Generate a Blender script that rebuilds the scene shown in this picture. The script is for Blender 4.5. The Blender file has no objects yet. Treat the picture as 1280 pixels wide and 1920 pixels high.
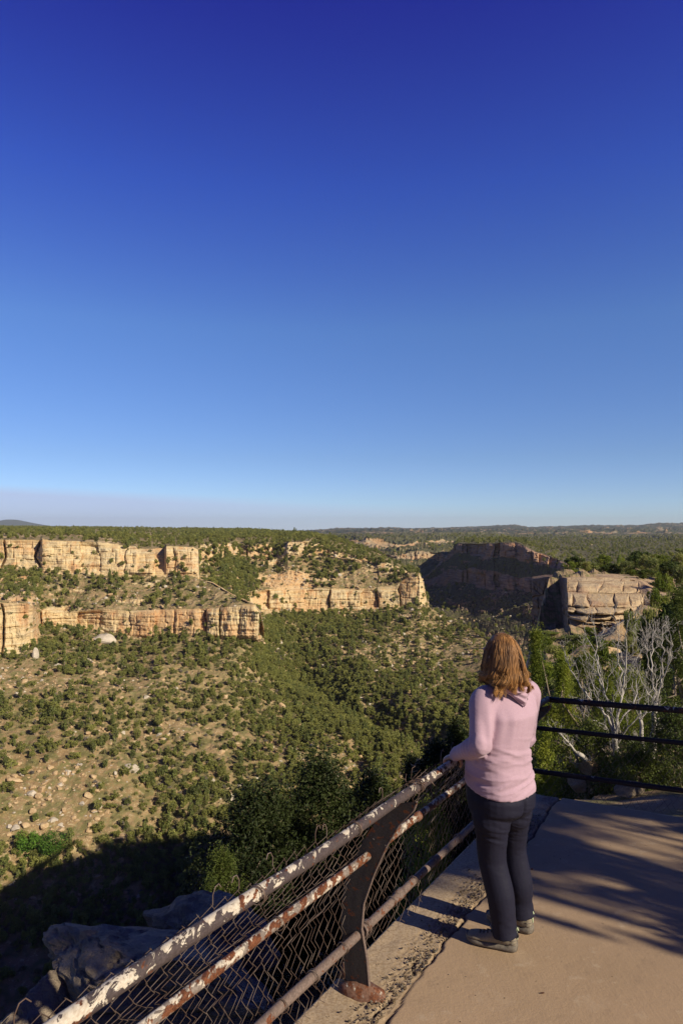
import bpy, bmesh, math, random
import numpy as np
from mathutils import Vector, Matrix
R = np.random.default_rng(7)
random.seed(7)
C = bpy.context.scene.collection
PI = math.pi
# ------------------------------------------------------------------ camera model
FPX = 1280.0
TH = math.atan(30 / 1280.0)
CT, ST = math.cos(TH), math.sin(TH)

def W(px, py, Y):
    """a point of the place, from its bearing and its distance ahead in metres"""
    px = np.asarray(px, float); py = np.asarray(py, float); Y = np.asarray(Y, float)
    xc = (px - 640) / FPX; yc = (960 - py) / FPX
    dY = CT - yc * ST
    dZ = ST + yc * CT
    return np.stack([xc / dY * Y, Y + 0 * xc, dZ / dY * Y], -1)

cam = bpy.data.cameras.new('camera'); co = bpy.data.objects.new('camera', cam); C.objects.link(co)
cam.sensor_fit = 'VERTICAL'; cam.sensor_height = 36; cam.lens = 24
cam.clip_start = 0.05; cam.clip_end = 60000
co.rotation_euler = (PI / 2 + TH, 0, 0)
bpy.context.scene.camera = co

# ------------------------------------------------------------------ light
SUN_EL = math.radians(31)
SH = Vector((0.81, -0.587, 0)).normalized()          # horizontal direction towards the sun
sund = Vector((SH.x * math.cos(SUN_EL), SH.y * math.cos(SUN_EL), math.sin(SUN_EL)))
sl = bpy.data.lights.new('sun', 'SUN'); sl.energy = 5.0; sl.angle = math.radians(0.53); sl.color = (1.0, 0.885, 0.69)
so = bpy.data.objects.new('sun', sl); C.objects.link(so)
so.rotation_euler = sund.to_track_quat('Z', 'Y').to_euler()
wd = bpy.data.worlds.new('World'); bpy.context.scene.world = wd; wd.use_nodes = True
nt = wd.node_tree; N = nt.nodes; L = nt.links
bg = N['Background']
sky = N.new('ShaderNodeTexSky'); sky.sky_type = 'NISHITA'; sky.sun_disc = False
sky.sun_elevation = SUN_EL
sky.sun_rotation = math.atan2(SH.x, SH.y)
sky.altitude = 2100; sky.air_density = 1.0; sky.dust_density = 0.3; sky.ozone_density = 2.0
hs = N.new('ShaderNodeHueSaturation'); hs.inputs['Saturation'].default_value = 1.12; hs.inputs['Hue'].default_value = 0.512
L.new(sky.outputs[0], hs.inputs['Color'])
gm = N.new('ShaderNodeGamma'); gm.inputs[1].default_value = 1.0
L.new(hs.outputs[0], gm.inputs[0])
tc = N.new('ShaderNodeTexCoord'); sx = N.new('ShaderNodeSeparateXYZ'); L.new(tc.outputs['Generated'], sx.inputs[0])
# elevation tint: polarised deep blue aloft
mr = N.new('ShaderNodeValToRGB'); cr = mr.color_ramp
cr.elements[0].position = 0.0; cr.elements[0].color = (.66, .80, 1.16, 1)
cr.elements[1].position = 0.62; cr.elements[1].color = (0.30, 0.27, 1.25, 1); e = cr.elements.new(0.85); e.color = (0.16, 0.13, 0.45, 1)
e = cr.elements.new(0.10); e.color = (0.70, 0.82, 1.02, 1)
e = cr.elements.new(0.28); e.color = (0.80, 1.02, 1.26, 1)
e = cr.elements.new(0.45); e.color = (0.48, 0.66, 1.45, 1)
L.new(sx.outputs['Z'], mr.inputs[0])
mu = N.new('ShaderNodeMixRGB'); mu.blend_type = 'MULTIPLY'; mu.inputs[0].default_value = 1
L.new(gm.outputs[0], mu.inputs[1]); L.new(mr.outputs[0], mu.inputs[2])
sn = N.new('ShaderNodeVectorMath'); sn.operation = 'DOT_PRODUCT'; L.new(tc.outputs['Generated'], sn.inputs[0]); sn.inputs[1].default_value = (-SH.x * .3, 1.0, 0)
srp = N.new('ShaderNodeValToRGB'); srp.color_ramp.elements[0].position = 0.0; srp.color_ramp.elements[0].color = (.5, .5, .5, 1); srp.color_ramp.elements[1].position = .5
L.new(sn.outputs['Value'], srp.inputs[0])
mu2 = N.new('ShaderNodeMixRGB'); mu2.blend_type = 'MULTIPLY'; mu2.inputs[0].default_value = 1; L.new(mu.outputs[0], mu2.inputs[1]); L.new(srp.outputs[0], mu2.inputs[2])
# thin veil of cloud low in the sky, sinking to the right
def mth(op, a, b=None, nt=nt, clamp=False):
    n = nt.nodes.new('ShaderNodeMath'); n.operation = op; n.use_clamp = clamp
    for i, v in enumerate((a, b)):
        if v is None: continue
        if isinstance(v, (int, float)): n.inputs[i].default_value = v
        else: nt.links.new(v, n.inputs[i])
    return n.outputs[0]
yy = mth('MAXIMUM', sx.outputs['Y'], 0.05)
zr = mth('DIVIDE', sx.outputs['Z'], yy); xr = mth('DIVIDE', sx.outputs['X'], yy)
edge = mth('SUBTRACT', mth('MULTIPLY', xr, -0.053), -0.0385)        # top edge of the veil in z/y
nz = N.new('ShaderNodeTexNoise'); nz.inputs['Scale'].default_value = 5; nz.inputs['Detail'].default_value = 4
mp = N.new('ShaderNodeMapping'); mp.inputs['Scale'].default_value = (1, 1, 9); L.new(tc.outputs['Generated'], mp.inputs[0]); L.new(mp.outputs[0], nz.inputs[0])
edge2 = mth('ADD', edge, mth('MULTIPLY', mth('SUBTRACT', nz.outputs[0], 0.5), 0.006))
inside = mth('MULTIPLY', mth('SUBTRACT', edge2, zr), 70, clamp=True)
fade = mth('MULTIPLY', mth('SUBTRACT', 0.32, xr), 1.6, clamp=True)
amt = mth('MULTIPLY', mth('MULTIPLY', inside, fade), 0.7)
cl = N.new('ShaderNodeMixRGB'); L.new(amt, cl.inputs[0]); L.new(mu2.outputs[0], cl.inputs[1]); cl.inputs[2].default_value = (4.6, 5.2, 7.6, 1)
L.new(cl.outputs[0], bg.inputs[0]); bg.inputs[1].default_value = 0.092

sc = bpy.context.scene
sc.view_settings.view_transform = 'Standard'; sc.view_settings.look = 'None'
sc.view_settings.exposure = 0.24; sc.view_settings.gamma = 1
sc.cycles.use_denoising = True
sc.cycles.volume_bounces = 0; sc.cycles.max_bounces = 6; sc.cycles.transparent_max_bounces = 8

# ------------------------------------------------------------------ noise
def _h(i, j, k, seed):
    n = (i.astype(np.int64) * 374761393 + j.astype(np.int64) * 668265263 + k.astype(np.int64) * 2147483647 + seed * 974634777) & 0xffffffff
    n = ((n ^ (n >> 13)) * 1274126177) & 0xffffffff
    n = ((n ^ (n >> 16)) * 2246822519) & 0xffffffff
    return ((n ^ (n >> 15)) & 0xffffff) / float(0xffffff)
def vn(x, y, z, seed=0):
    x, y, z = np.broadcast_arrays(np.asarray(x, float), np.asarray(y, float), np.asarray(z, float))
    i, j, k = np.floor(x), np.floor(y), np.floor(z)
    fx, fy, fz = x - i, y - j, z - k
    fx = fx * fx * (3 - 2 * fx); fy = fy * fy * (3 - 2 * fy); fz = fz * fz * (3 - 2 * fz)
    r = 0
    for a in (0, 1):
        for b in (0, 1):
            for c in (0, 1):
                r = r + _h(i + a, j + b, k + c, seed) * (fx if a else 1 - fx) * (fy if b else 1 - fy) * (fz if c else 1 - fz)
    return r * 2 - 1
def fbm(x, y, z, o=4, seed=0):
    r = 0; a = 1.0; s = 0
    for q in range(o):
        r = r + a * vn(x, y, z, seed + q * 17); s += a; a *= 0.5
        x = x * 2.03; y = y * 2.03; z = z * 2.03
    return r / s
def wor(u, v, seed=0):
    """2-D cells: nearest-cell id, distance to its border"""
    u, v = np.broadcast_arrays(u, v); iu, iv = np.floor(u), np.floor(v)
    f1 = np.full(u.shape, 9.0); f2 = np.full(u.shape, 9.0); idn = np.zeros(u.shape)
    for a in (-1, 0, 1):
        for b in (-1, 0, 1):
            cu, cv = iu + a, iv + b
            pu = cu + 0.15 + 0.7 * _h(cu, cv, cu * 0, seed + 1); pv = cv + 0.15 + 0.7 * _h(cu, cv, cu * 0, seed + 2)
            d = np.hypot(u - pu, v - pv); cid = _h(cu, cv, cu * 0, seed + 3)
            near = d < f1
            f2 = np.where(near, f1, np.minimum(f2, d)); idn = np.where(near, cid, idn); f1 = np.where(near, d, f1)
    return idn, f2 - f1, f1

# ------------------------------------------------------------------ object helpers
def tag(o, label=None, cat=None, group=None, kind=None):
    if label: o['label'] = label
    if cat: o['category'] = cat
    if group: o['group'] = group
    if kind: o['kind'] = kind
    return o
def empty(name, loc=(0, 0, 0), rz=0.0):
    o = bpy.data.objects.new(name, None); C.objects.link(o); o.location = loc; o.rotation_euler = (0, 0, rz); o.empty_display_size = 0.1
    return o
def mk(name, verts, faces, mat, parent=None, smooth=True, link=True, attrs=None):
    me = bpy.data.meshes.new(name)
    verts = np.asarray(verts, np.float32).reshape(-1, 3)
    if parent is not None: verts = verts - np.asarray(parent.matrix_basis.translation if parent.parent is None else world_loc(parent), np.float32)
    if isinstance(faces, np.ndarray) and faces.ndim == 2:
        k = faces.shape[1]; n = len(faces)
        me.vertices.add(len(verts)); me.vertices.foreach_set('co', verts.ravel())
        me.loops.add(n * k); me.loops.foreach_set('vertex_index', faces.astype(np.int32).ravel())
        me.polygons.add(n); me.polygons.foreach_set('loop_start', np.arange(n, dtype=np.int32) * k)
        me.update(calc_edges=True)
    else:
        me.from_pydata([tuple(map(float, v)) for v in verts], [], [tuple(map(int, f)) for f in faces])
    me.polygons.foreach_set('use_smooth', [smooth] * len(me.polygons))
    if attrs:
        for an, av in attrs.items():
            a = me.attributes.new(an, 'FLOAT', 'POINT'); a.data.foreach_set('value', np.asarray(av, np.float32).ravel())
    me.validate(); me.update()
    me.materials.append(mat)
    o = bpy.data.objects.new(name, me)
    if link: C.objects.link(o)
    if parent is not None: o.parent = parent
    return o
def world_loc(o):
    v = Vector((0, 0, 0))
    while o is not None:
        v = v + o.location; o = o.parent
    return v
def grid_faces(nr, nc, wrap=False):
    r = np.arange(nr - 1)[:, None]; c = np.arange(nc if wrap else nc - 1)[None, :]
    c2 = (c + 1) % nc
    a = r * nc + c; b = r * nc + c2; d = (r + 1) * nc + c; e_ = (r + 1) * nc + c2
    return np.stack([a, b, e_, d], -1).reshape(-1, 4)
class MB:
    def __init__(s): s.v = []; s.f = []; s.n = 0
    def add(s, v, f):
        v = np.asarray(v, float).reshape(-1, 3); s.v.append(v)
        for q in f: s.f.append(tuple(int(i) + s.n for i in q))
        s.n += len(v)
    def tube(s, pts, rad, k=6, cap=True):
        pts = np.asarray(pts, float); n = len(pts); rad = np.broadcast_to(np.asarray(rad, float), (n,))
        t = np.gradient(pts, axis=0); t /= np.linalg.norm(t, axis=1)[:, None] + 1e-9
        up = np.array([0, 0, 1.0]) if abs(t[0][2]) < 0.9 else np.array([1.0, 0, 0])
        rings = []
        a = np.cross(up, t[0]); a /= np.linalg.norm(a)
        for i in range(n):
            a = a - t[i] * np.dot(a, t[i]); a /= np.linalg.norm(a) + 1e-9; b = np.cross(t[i], a)
            an = np.arange(k) * 2 * PI / k
            rings.append(pts[i] + rad[i] * (np.cos(an)[:, None] * a + np.sin(an)[:, None] * b))
        f = grid_faces(n, k, True).tolist()
        if cap: f += [list(range(k))[::-1], [(n - 1) * k + i for i in range(k)]]
        s.add(np.concatenate(rings), f)
    def box(s, c, sx_, sy_, sz_, rot=None):
        v = np.array([[x, y, z] for x in (-1, 1) for y in (-1, 1) for z in (-1, 1)], float) * [sx_ / 2, sy_ / 2, sz_ / 2]
        if rot is not None: v = v @ np.array(rot).T
        s.add(v + np.asarray(c), [(0, 1, 3, 2), (4, 6, 7, 5), (0, 4, 5, 1), (2, 3, 7, 6), (0, 2, 6, 4), (1, 5, 7, 3)])
    def build(s, name, mat, parent=None, smooth=True, link=True):
        return mk(name, np.concatenate(s.v), s.f, mat, parent, smooth, link)

# ------------------------------------------------------------------ materials
def newmat(name):
    m = bpy.data.materials.new(name); m.use_nodes = True
    b = m.node_tree.nodes['Principled BSDF']; b.inputs['Roughness'].default_value = 0.9
    b.inputs['Specular IOR Level'].default_value = 0.25
    return m, m.node_tree, b
def noise(nt, scale, detail=4, rough=0.55, vec=None, sc3=None, dist=0.0):
    n = nt.nodes.new('ShaderNodeTexNoise'); n.inputs['Scale'].default_value = scale
    n.inputs['Detail'].default_value = detail; n.inputs['Roughness'].default_value = rough; n.inputs['Distortion'].default_value = dist
    if vec is None:
        t = nt.nodes.new('ShaderNodeTexCoord'); vec = t.outputs['Object']
    if sc3:
        mpp = nt.nodes.new('ShaderNodeMapping'); mpp.inputs['Scale'].default_value = sc3; nt.links.new(vec, mpp.inputs[0]); vec = mpp.outputs[0]
    nt.links.new(vec, n.inputs['Vector']); return n.outputs[0]
def ramp(nt, fac, stops):
    r = nt.nodes.new('ShaderNodeValToRGB'); cr = r.color_ramp
    while len(cr.elements) < len(stops): cr.elements.new(0.5)
    for e, (p, c) in zip(cr.elements, stops):
        e.position = p; e.color = (c, c, c, 1) if isinstance(c, (int, float)) else (*c, 1)
    nt.links.new(fac, r.inputs[0]); return r.outputs[0]
def mix(nt, f, a, b, mode='MIX'):
    m = nt.nodes.new('ShaderNodeMixRGB'); m.blend_type = mode
    for i, v in enumerate((f, a, b)):
        if isinstance(v, (int, float)): m.inputs[i].default_value = v if i == 0 else (v, v, v, 1)
        elif isinstance(v, tuple): m.inputs[i].default_value = (*v, 1)
        else: nt.links.new(v, m.inputs[i])
    return m.outputs[0]
def attr(nt, name):
    a = nt.nodes.new('ShaderNodeAttribute'); a.attribute_name = name; return a.outputs['Fac']
def bump(nt, b, h, strength=0.5, dist=0.1):
    n = nt.nodes.new('ShaderNodeBump'); n.inputs['Strength'].default_value = strength; n.inputs['Distance'].default_value = dist
    nt.links.new(h, n.inputs['Height']); nt.links.new(n.outputs[0], b.inputs['Normal'])

def terrain_mat(name, soil=(0.36, 0.26, 0.14), rockc=(0.64, 0.46, 0.225), pale=(0.65, 0.54, 0.34), red=(0.56, 0.30, 0.135), green=(0.13, 0.135, 0.045), s=1.0):
    m, nt, b = newmat(name)
    n1 = noise(nt, 0.05 * s, 5); n2 = noise(nt, 0.35 * s, 5); n3 = noise(nt, 1.4 * s, 6, 0.7)
    soilc = mix(nt, ramp(nt, n1, [(0.35, 0.0), (0.65, 1.0)]), soil, (soil[0] * 0.78, soil[1] * 0.72, soil[2] * 0.66))
    soilc = mix(nt, ramp(nt, n3, [(0.54, 0.0), (0.64, 0.8)]), soilc, pale)
    soilc = mix(nt, ramp(nt, n2, [(0.43, 0.0), (0.58, 0.75)]), soilc, green)
    # cliff rock: beds, cracks, rusty streaks
    beds = noise(nt, 0.55 * s, 5, 0.6, sc3=(0.12, 0.12, 1.6))
    strk = noise(nt, 0.22 * s, 4, 0.6, sc3=(1.0, 1.0, 0.16))
    patch = noise(nt, 0.045 * s, 3)
    rc = mix(nt, ramp(nt, beds, [(0.35, 0.0), (0.65, 1.0)]), rockc, pale)
    rc = mix(nt, ramp(nt, beds, [(0.28, 0.55), (0.42, 0.0)]), rc, (rockc[0] * 0.62, rockc[1] * 0.5, rockc[2] * 0.42))
    rc = mix(nt, ramp(nt, strk, [(0.52, 0.0), (0.66, 0.75)]), rc, red)
    dk = noise(nt, 0.35 * s, 5, 0.65, sc3=(1.0, 1.0, 0.10))
    rc = mix(nt, ramp(nt, dk, [(0.56, 0.0), (0.66, 0.6)]), rc, (0.20, 0.105, 0.06))
    ln_ = noise(nt, 1.1 * s, 3, 0.6, sc3=(0.05, 0.05, 1.8))
    rc = mix(nt, ramp(nt, ln_, [(0.60, 0.0), (0.66, 0.55)]), rc, (0.24, 0.15, 0.09))
    rc = mix(nt, ramp(nt, patch, [(0.50, 0.0), (0.62, 0.45)]), rc, red)
    rc = mix(nt, ramp(nt, n3, [(0.3, 0.35), (0.5, 0.0)]), rc, (0.16, 0.10, 0.07))
    rc = mix(nt, mth('MULTIPLY', attr(nt, 'painted_shade'), .8, nt=nt), rc, (0.15, 0.085, 0.055))  # rock colour darkened where shade is painted in
    rk = attr(nt, 'rock')
    rk2 = mth('ADD', rk, mth('MULTIPLY', mth('SUBTRACT', n2, 0.5, nt=nt), 0.7, nt=nt), nt=nt)
    col = mix(nt, ramp(nt, rk2, [(0.42, 0.0), (0.58, 1.0)]), soilc, rc)
    nt.links.new(col, b.inputs['Base Color'])
    h = mth('ADD', mth('MULTIPLY', n3, 1.0, nt=nt), mth('MULTIPLY', beds, 1.2, nt=nt), nt=nt)
    bump(nt, b, h, 0.8, 0.5 / s)
    return m
M_MESA = terrain_mat('sandstone_terrain')
M_SHADE = terrain_mat('shade_dark_red_sandstone', rockc=(0.17, 0.10, 0.085), pale=(0.44, 0.31, 0.22), soil=(0.07, 0.06, 0.04))  # darker copy of the sandstone, shade of the mesa put into its colours
M_NEAR = terrain_mat('near_sandstone', soil=(0.34, 0.24, 0.15), rockc=(0.42, 0.33, 0.225), pale=(0.46, 0.38, 0.28), red=(0.36, 0.20, 0.12), s=5.0)
M_FAR = terrain_mat('far_land', soil=(0.115, 0.105, 0.05), rockc=(0.46, 0.35, 0.22), pale=(0.30, 0.25, 0.16), green=(0.045, 0.06, 0.022), s=0.35)

M_HILL = terrain_mat('distant_hills', soil=(0.055, 0.06, 0.035), rockc=(0.34, 0.27, 0.18), pale=(0.13, 0.12, 0.085), green=(0.03, 0.042, 0.02), s=0.2)

def foliage_mat(name, c1, c2, c3=(0.14, 0.10, 0.06), sc=0.9, trans=0.25):
    m, nt, b = newmat(name)
    oi = nt.nodes.new('ShaderNodeObjectInfo')
    n = noise(nt, sc, 3)
    c = mix(nt, ramp(nt, n, [(0.35, 0.0), (0.65, 1.0)]), c1, c2)
    c = mix(nt, mth('MULTIPLY', oi.outputs['Random'], 0.6, nt=nt), c, (0.50 * c1[0], 0.52 * c1[1], 0.62 * c1[2]))
    nn = noise(nt, sc * 9, 2)
    c = mix(nt, ramp(nt, nn, [(0.60, 0.0), (0.72, 0.7)]), c, c3)
    nt.links.new(c, b.inputs['Base Color']); b.inputs['Roughness'].default_value = 0.65
    t = nt.nodes.new('ShaderNodeBsdfTranslucent'); nt.links.new(c, t.inputs[0])
    ms = nt.nodes.new('ShaderNodeMixShader'); ms.inputs[0].default_value = trans
    out = nt.nodes['Material Output']
    nt.links.new(b.outputs[0], ms.inputs[1]); nt.links.new(t.outputs[0], ms.inputs[2]); nt.links.new(ms.outputs[0], out.inputs[0])
    return m
M_LEAF = foliage_mat('juniper_leaves', (0.28, 0.295, 0.075), (0.44, 0.44, 0.13), trans=.42)
M_LEAF2 = foliage_mat('pinyon_leaves', (0.20, 0.235, 0.065), (0.33, 0.36, 0.11), trans=.42)
M_SHRUB = foliage_mat('shrub_leaves', (0.29, 0.29, 0.12), (0.34, 0.29, 0.15), trans=.3)
M_NLEAF = foliage_mat('bright_juniper_leaves', (0.16, 0.22, 0.028), (0.36, 0.38, 0.05), sc=2.0, trans=0.4)
M_DLEAF = foliage_mat('dark_juniper_leaves', (0.08, 0.115, 0.022), (0.17, 0.20, 0.035), sc=2.0)
M_XLEAF = foliage_mat('shade_dark_juniper_leaves', (0.020, 0.032, 0.008), (0.055, 0.075, 0.016), sc=2.0, trans=.08)  # shade on the junipers below the rail, put into the leaf colour
M_GREY = foliage_mat('bare_brush', (0.24, 0.21, 0.17), (0.32, 0.27, 0.21), trans=.2)
M_GREEN = foliage_mat('oak_leaves', (0.09, 0.20, 0.02), (0.14, 0.27, 0.03))
def bark_mat(name, c1, c2):
    m, nt, b = newmat(name)
    n = noise(nt, 12, 5, 0.6, sc3=(1, 1, 0.2))
    nt.links.new(mix(nt, ramp(nt, n, [(0.38, 0.0), (0.62, 1.0)]), c1, c2), b.inputs['Base Color']); bump(nt, b, n, 0.6, 0.02)
    return m
M_BARK = bark_mat('juniper_bark', (0.20, 0.15, 0.11), (0.32, 0.26, 0.20))
M_DEAD = bark_mat('weathered_wood', (0.30, 0.275, 0.25), (0.56, 0.52, 0.47))

# ------------------------------------------------------------------ terrain lofts
LOFTS = {}
def line(ctrl, px, kin=1):
    a = np.array([[p, q[0], q[1]] for p, q in sorted(ctrl.items())], float)
    return np.interp(px, a[:, 0], a[:, 1]), np.interp(px, a[:, 0], a[:, 2])
def joints(u, seed):
    """vertical joints: block id, distance to the joint in cells, strength of that joint"""
    i = np.floor(u); pos = {}
    for k in (-1, 0, 1, 2): pos[k] = i + k + 0.75 * (_h(i + k, i * 0, i * 0, seed) - 0.5)
    j0 = np.where(u < pos[0], pos[-1], np.where(u < pos[1], pos[0], pos[1])); j1 = np.where(u < pos[0], pos[0], np.where(u < pos[1], pos[1], pos[2]))
    near = np.where(u - j0 < j1 - u, j0, j1)
    key = np.round(near * 1000)
    return _h(np.round(j0 * 1000), i * 0, i * 0, seed + 4), np.minimum(u - j0, j1 - u), _h(key, i * 0, i * 0, seed + 7), (u - j0) / (j1 - j0 + 1e-6)
def cliff_disp(u, z, seed, big, cell=(9.0, 10.0)):
    """how far a cliff face stands out, metres: blocks, joints and beds"""
    w = fbm(u * 0.06, z * 0.13, 0 * u + 3, 4, seed)
    i1, e1, g1, t1 = joints(u / (cell[0] * 1.5) + 0.22 * w, seed)
    zb = z / (cell[1] * 0.55) + 0.25 * w + i1 * 3
    lay = np.floor(zb)
    i2, e2, g2, t2 = joints(u / (cell[0] * 0.5) + 0.25 * w + 0.37 * lay, seed + 50)
    h2 = _h(np.round(i2 * 9999), lay, lay * 0, seed + 51)
    d = (i1 - 0.5) * 4.6 + (h2 - 0.5) * .8
    d = d + 1.2 * np.sqrt(np.clip(1 - (2 * t1 - 1) ** 2, 0, 1)) * (i1 > 0.4)
    d = d - 8.5 * np.clip(g1 - 0.4, 0, 1) * np.exp(-(e1 / 0.04) ** 2) - 1.2 * np.clip(g2 - 0.4, 0, 1) * np.exp(-(e2 / 0.09) ** 2)
    fz = np.minimum(zb - lay, lay + 1 - zb)
    d = d - 0.7 * np.exp(-(fz / 0.07) ** 2) * (_h(lay, np.round(i1 * 99), lay * 0, seed + 60) > 0.62)
    d = d + 0.8 * fbm(u * 0.04, z * 1.1, 0 * u, 3, seed + 9) + 1.5 * fbm(u * 0.22, z * 0.25, 0 * u, 6, seed + 11)
    d = d + 3.5 * fbm(u * 0.03, z * 0.01, 0 * u, 2, seed + 21)
    return d * big
def loft(name, px, lines, segs, mat, seed, amp=1.0, cell=(9, 10), painted_shade=None, warp=None):
    """lines: control lines from back/top to front/bottom; segs: (rows, kind, cliff amount, ground roughness)"""
    P = [W(px, *line(l, px)) for l in lines]
    rows = [P[0]]; rock = [np.zeros(len(px))]; dz = [np.zeros(len(px))]; cf = [np.zeros(len(px))]; zone = [np.full(len(px), -1)]
    for k, (n, kind, ca, gr) in enumerate(segs):
        for i in range(1, n + 1):
            t = i / n
            rows.append(P[k] * (1 - t) + P[k + 1] * t)
            rock.append(np.full(len(px), float(kind))); dz.append(np.full(len(px), float(gr)))
            cf.append(np.full(len(px), ca * min(1, 6 * t * 1.0, 6 * (1 - t) + 0.25)) if ca else np.zeros(len(px)))
            zone.append(np.full(len(px), k))
    V = np.stack(rows); rock = np.stack(rock); dz = np.stack(dz); cf = np.stack(cf); zone = np.stack(zone)
    # soft edges for the rock attribute
    x, y, z = V[..., 0], V[..., 1], V[..., 2]
    bear = (px[None, :] - 640) / FPX
    # strike coordinate: distance along the mean row
    mid = V[len(V) // 2]
    u = np.concatenate([[0], np.cumsum(np.hypot(np.diff(mid[:, 0]), np.minimum(np.abs(np.diff(mid[:, 1])), 2.5)))])[None, :] + 0 * z
    d = cliff_disp(u, z, seed, amp, cell) * cf
    Yn = np.maximum(y - d, 1.0)
    s = Yn / y
    V[..., 0] *= s; V[..., 1] *= s
    V[..., 2] += dz * (fbm(x * 0.035, y * 0.035, 0 * x + seed, 5, seed + 31) * 5.0 + np.abs(fbm(x * 0.25, y * 0.25, 0 * x, 3, seed + 37)) * 1.4)
    if warp: V[..., 2] -= warp(640 + FPX * V[..., 0] / V[..., 1], 990 - FPX * V[..., 2] / V[..., 1])
    # thin rocky ledges on the slopes
    led = fbm(x * 0.03, y * 0.03, z * 0.25, 3, seed + 41)
    V[..., 2] += dz * np.where(led > 0.25, 0.9, 0)
    rk = np.clip(rock + np.where((led > 0.2) & (rock < 0.5), 0.35, 0), 0, 1)
    nr, nc = V.shape[:2]
    o = mk(name, V.reshape(-1, 3), grid_faces(nr, nc)[:, ::-1], mat, smooth=False, attrs={'rock': rk.ravel(), 'painted_shade': (painted_shade(V[..., 0], V[..., 1]) if painted_shade else 0 * rk).ravel()})
    tag(o, kind='structure')
    LOFTS[name + str(seed)] = (V, zone, px)
    return o, V, zone

# A: mesa across the canyon, left
pxA = np.concatenate([np.arange(-420, -20, 5.0), np.arange(-20, 496, 1.15)])
A = [
 {-420: (988, 2600), 0: (987, 2200), 300: (990, 1700), 372: (993, 1400), 374: (1150, 460), 400: (1160, 430), 440: (1180, 400), 496: (1250, 380)},
 {-420: (1000, 420), 0: (1003, 430), 80: (1004, 425), 200: (1008, 430), 310: (1017, 440), 372: (1016, 430), 374: (1120, 400), 400: (1125, 385), 440: (1140, 360), 496: (1210, 350)},
 {-420: (1005, 335), 0: (1012, 372), 76: (1014, 374), 80: (1012, 367), 200: (1018, 372), 255: (1024, 376), 258: (1028, 380), 308: (1030, 381), 312: (1024, 370), 362: (1026, 372), 372: (1030, 378), 374: (1085, 368), 400: (1092, 352), 440: (1116, 332), 475: (1130, 318), 488: (1145, 312), 496: (1180, 316)},
 {-420: (1068, 328), 0: (1070, 364), 80: (1072, 360), 150: (1075, 360), 250: (1079, 364), 365: (1080, 362), 374: (1086, 360), 400: (1093, 350), 440: (1117, 331), 475: (1131, 317.5), 488: (1146, 311.5), 496: (1182, 315)},
 {-420: (1105, 262), 0: (1126, 287), 50: (1128, 292), 62: (1134, 296), 76: (1146, 324), 120: (1149, 330), 200: (1144, 327), 300: (1141, 324), 400: (1138, 318), 440: (1134, 314), 476: (1132, 311), 488: (1150, 309), 496: (1186, 313)},
 {-420: (1225, 255), 0: (1232, 282), 45: (1226, 286), 70: (1202, 298), 85: (1170, 326), 120: (1172, 328), 190: (1180, 325), 210: (1194, 322), 300: (1197, 319), 400: (1197, 313), 482: (1199, 309), 488: (1198, 318), 496: (1200, 335)},
 {-420: (1262, 245), 0: (1262, 270), 45: (1258, 275), 85: (1215, 312), 210: (1228, 312), 440: (1232, 306), 470: (1212, 322), 496: (1206, 345)},
]
oA, VA, zA = loft('mesa', pxA, A, [(26, 0, 0, .35), (14, 0.2, 0, .25), (34, 1, 1, .1), (34, .35, 0.0, .75), (34, 1, .9, .15), (8, 0.3, 0, .5)], M_MESA, 3)

# B: knobby headland right of the draw
pxB = np.arange(340, 812, 1.15)
B = [
 {340: (992, 1500), 480: (994, 1250), 580: (1002, 900), 640: (1016, 760), 700: (1060, 640), 760: (1100, 570), 800: (1180, 520), 812: (1250, 520)},
 {340: (1008, 560), 430: (1008, 540), 520: (1008, 560), 580: (1006, 540), 640: (1014, 600), 700: (1036, 560), 760: (1062, 500), 785: (1078, 474), 800: (1120, 470), 812: (1170, 470)},
 {340: (1022, 440), 385: (1018, 440), 430: (1018, 455), 450: (1026, 480), 470: (1022, 472), 500: (1018, 476), 515: (1026, 482), 540: (1016, 466), 580: (1014, 468), 620: (1030, 466), 700: (1048, 455), 760: (1070, 444), 786: (1080, 440), 800: (1122, 440), 812: (1175, 445)},
 {340: (1046, 420), 385: (1046, 425), 430: (1040, 445), 450: (1054, 462), 520: (1056, 462), 540: (1040, 458), 580: (1044, 458), 620: (1044, 456), 700: (1056, 448), 760: (1074, 440), 786: (1083, 436), 800: (1124, 438), 812: (1176, 443)},
 {340: (1120, 370), 430: (1100, 392), 460: (1108, 408), 490: (1106, 425), 560: (1102, 434), 650: (1106, 435), 740: (1104, 431), 770: (1076, 428), 786: (1074, 426), 792: (1090, 430), 800: (1126, 436), 812: (1178, 442)},
 {340: (1180, 350), 430: (1150, 375), 460: (1140, 398), 490: (1142, 420), 560: (1146, 429), 600: (1148, 430), 650: (1144, 430), 740: (1140, 426), 786: (1136, 421), 792: (1137, 423), 800: (1140, 434), 812: (1182, 441)},
 {340: (1240, 330), 430: (1200, 350), 460: (1175, 380), 490: (1170, 400), 560: (1170, 412), 650: (1168, 412), 740: (1162, 408), 786: (1156, 404), 800: (1160, 420), 812: (1190, 436)},
]
oB, VB, zB = loft('headland', pxB, B, [(20, 0, 0, .35), (16, .1, 0, .3), (22, .62, .9, .2), (34, .3, 0.15, .9), (34, 1, .75, .10), (10, .2, 0, .4)], M_MESA, 8, cell=(8, 8))

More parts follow.
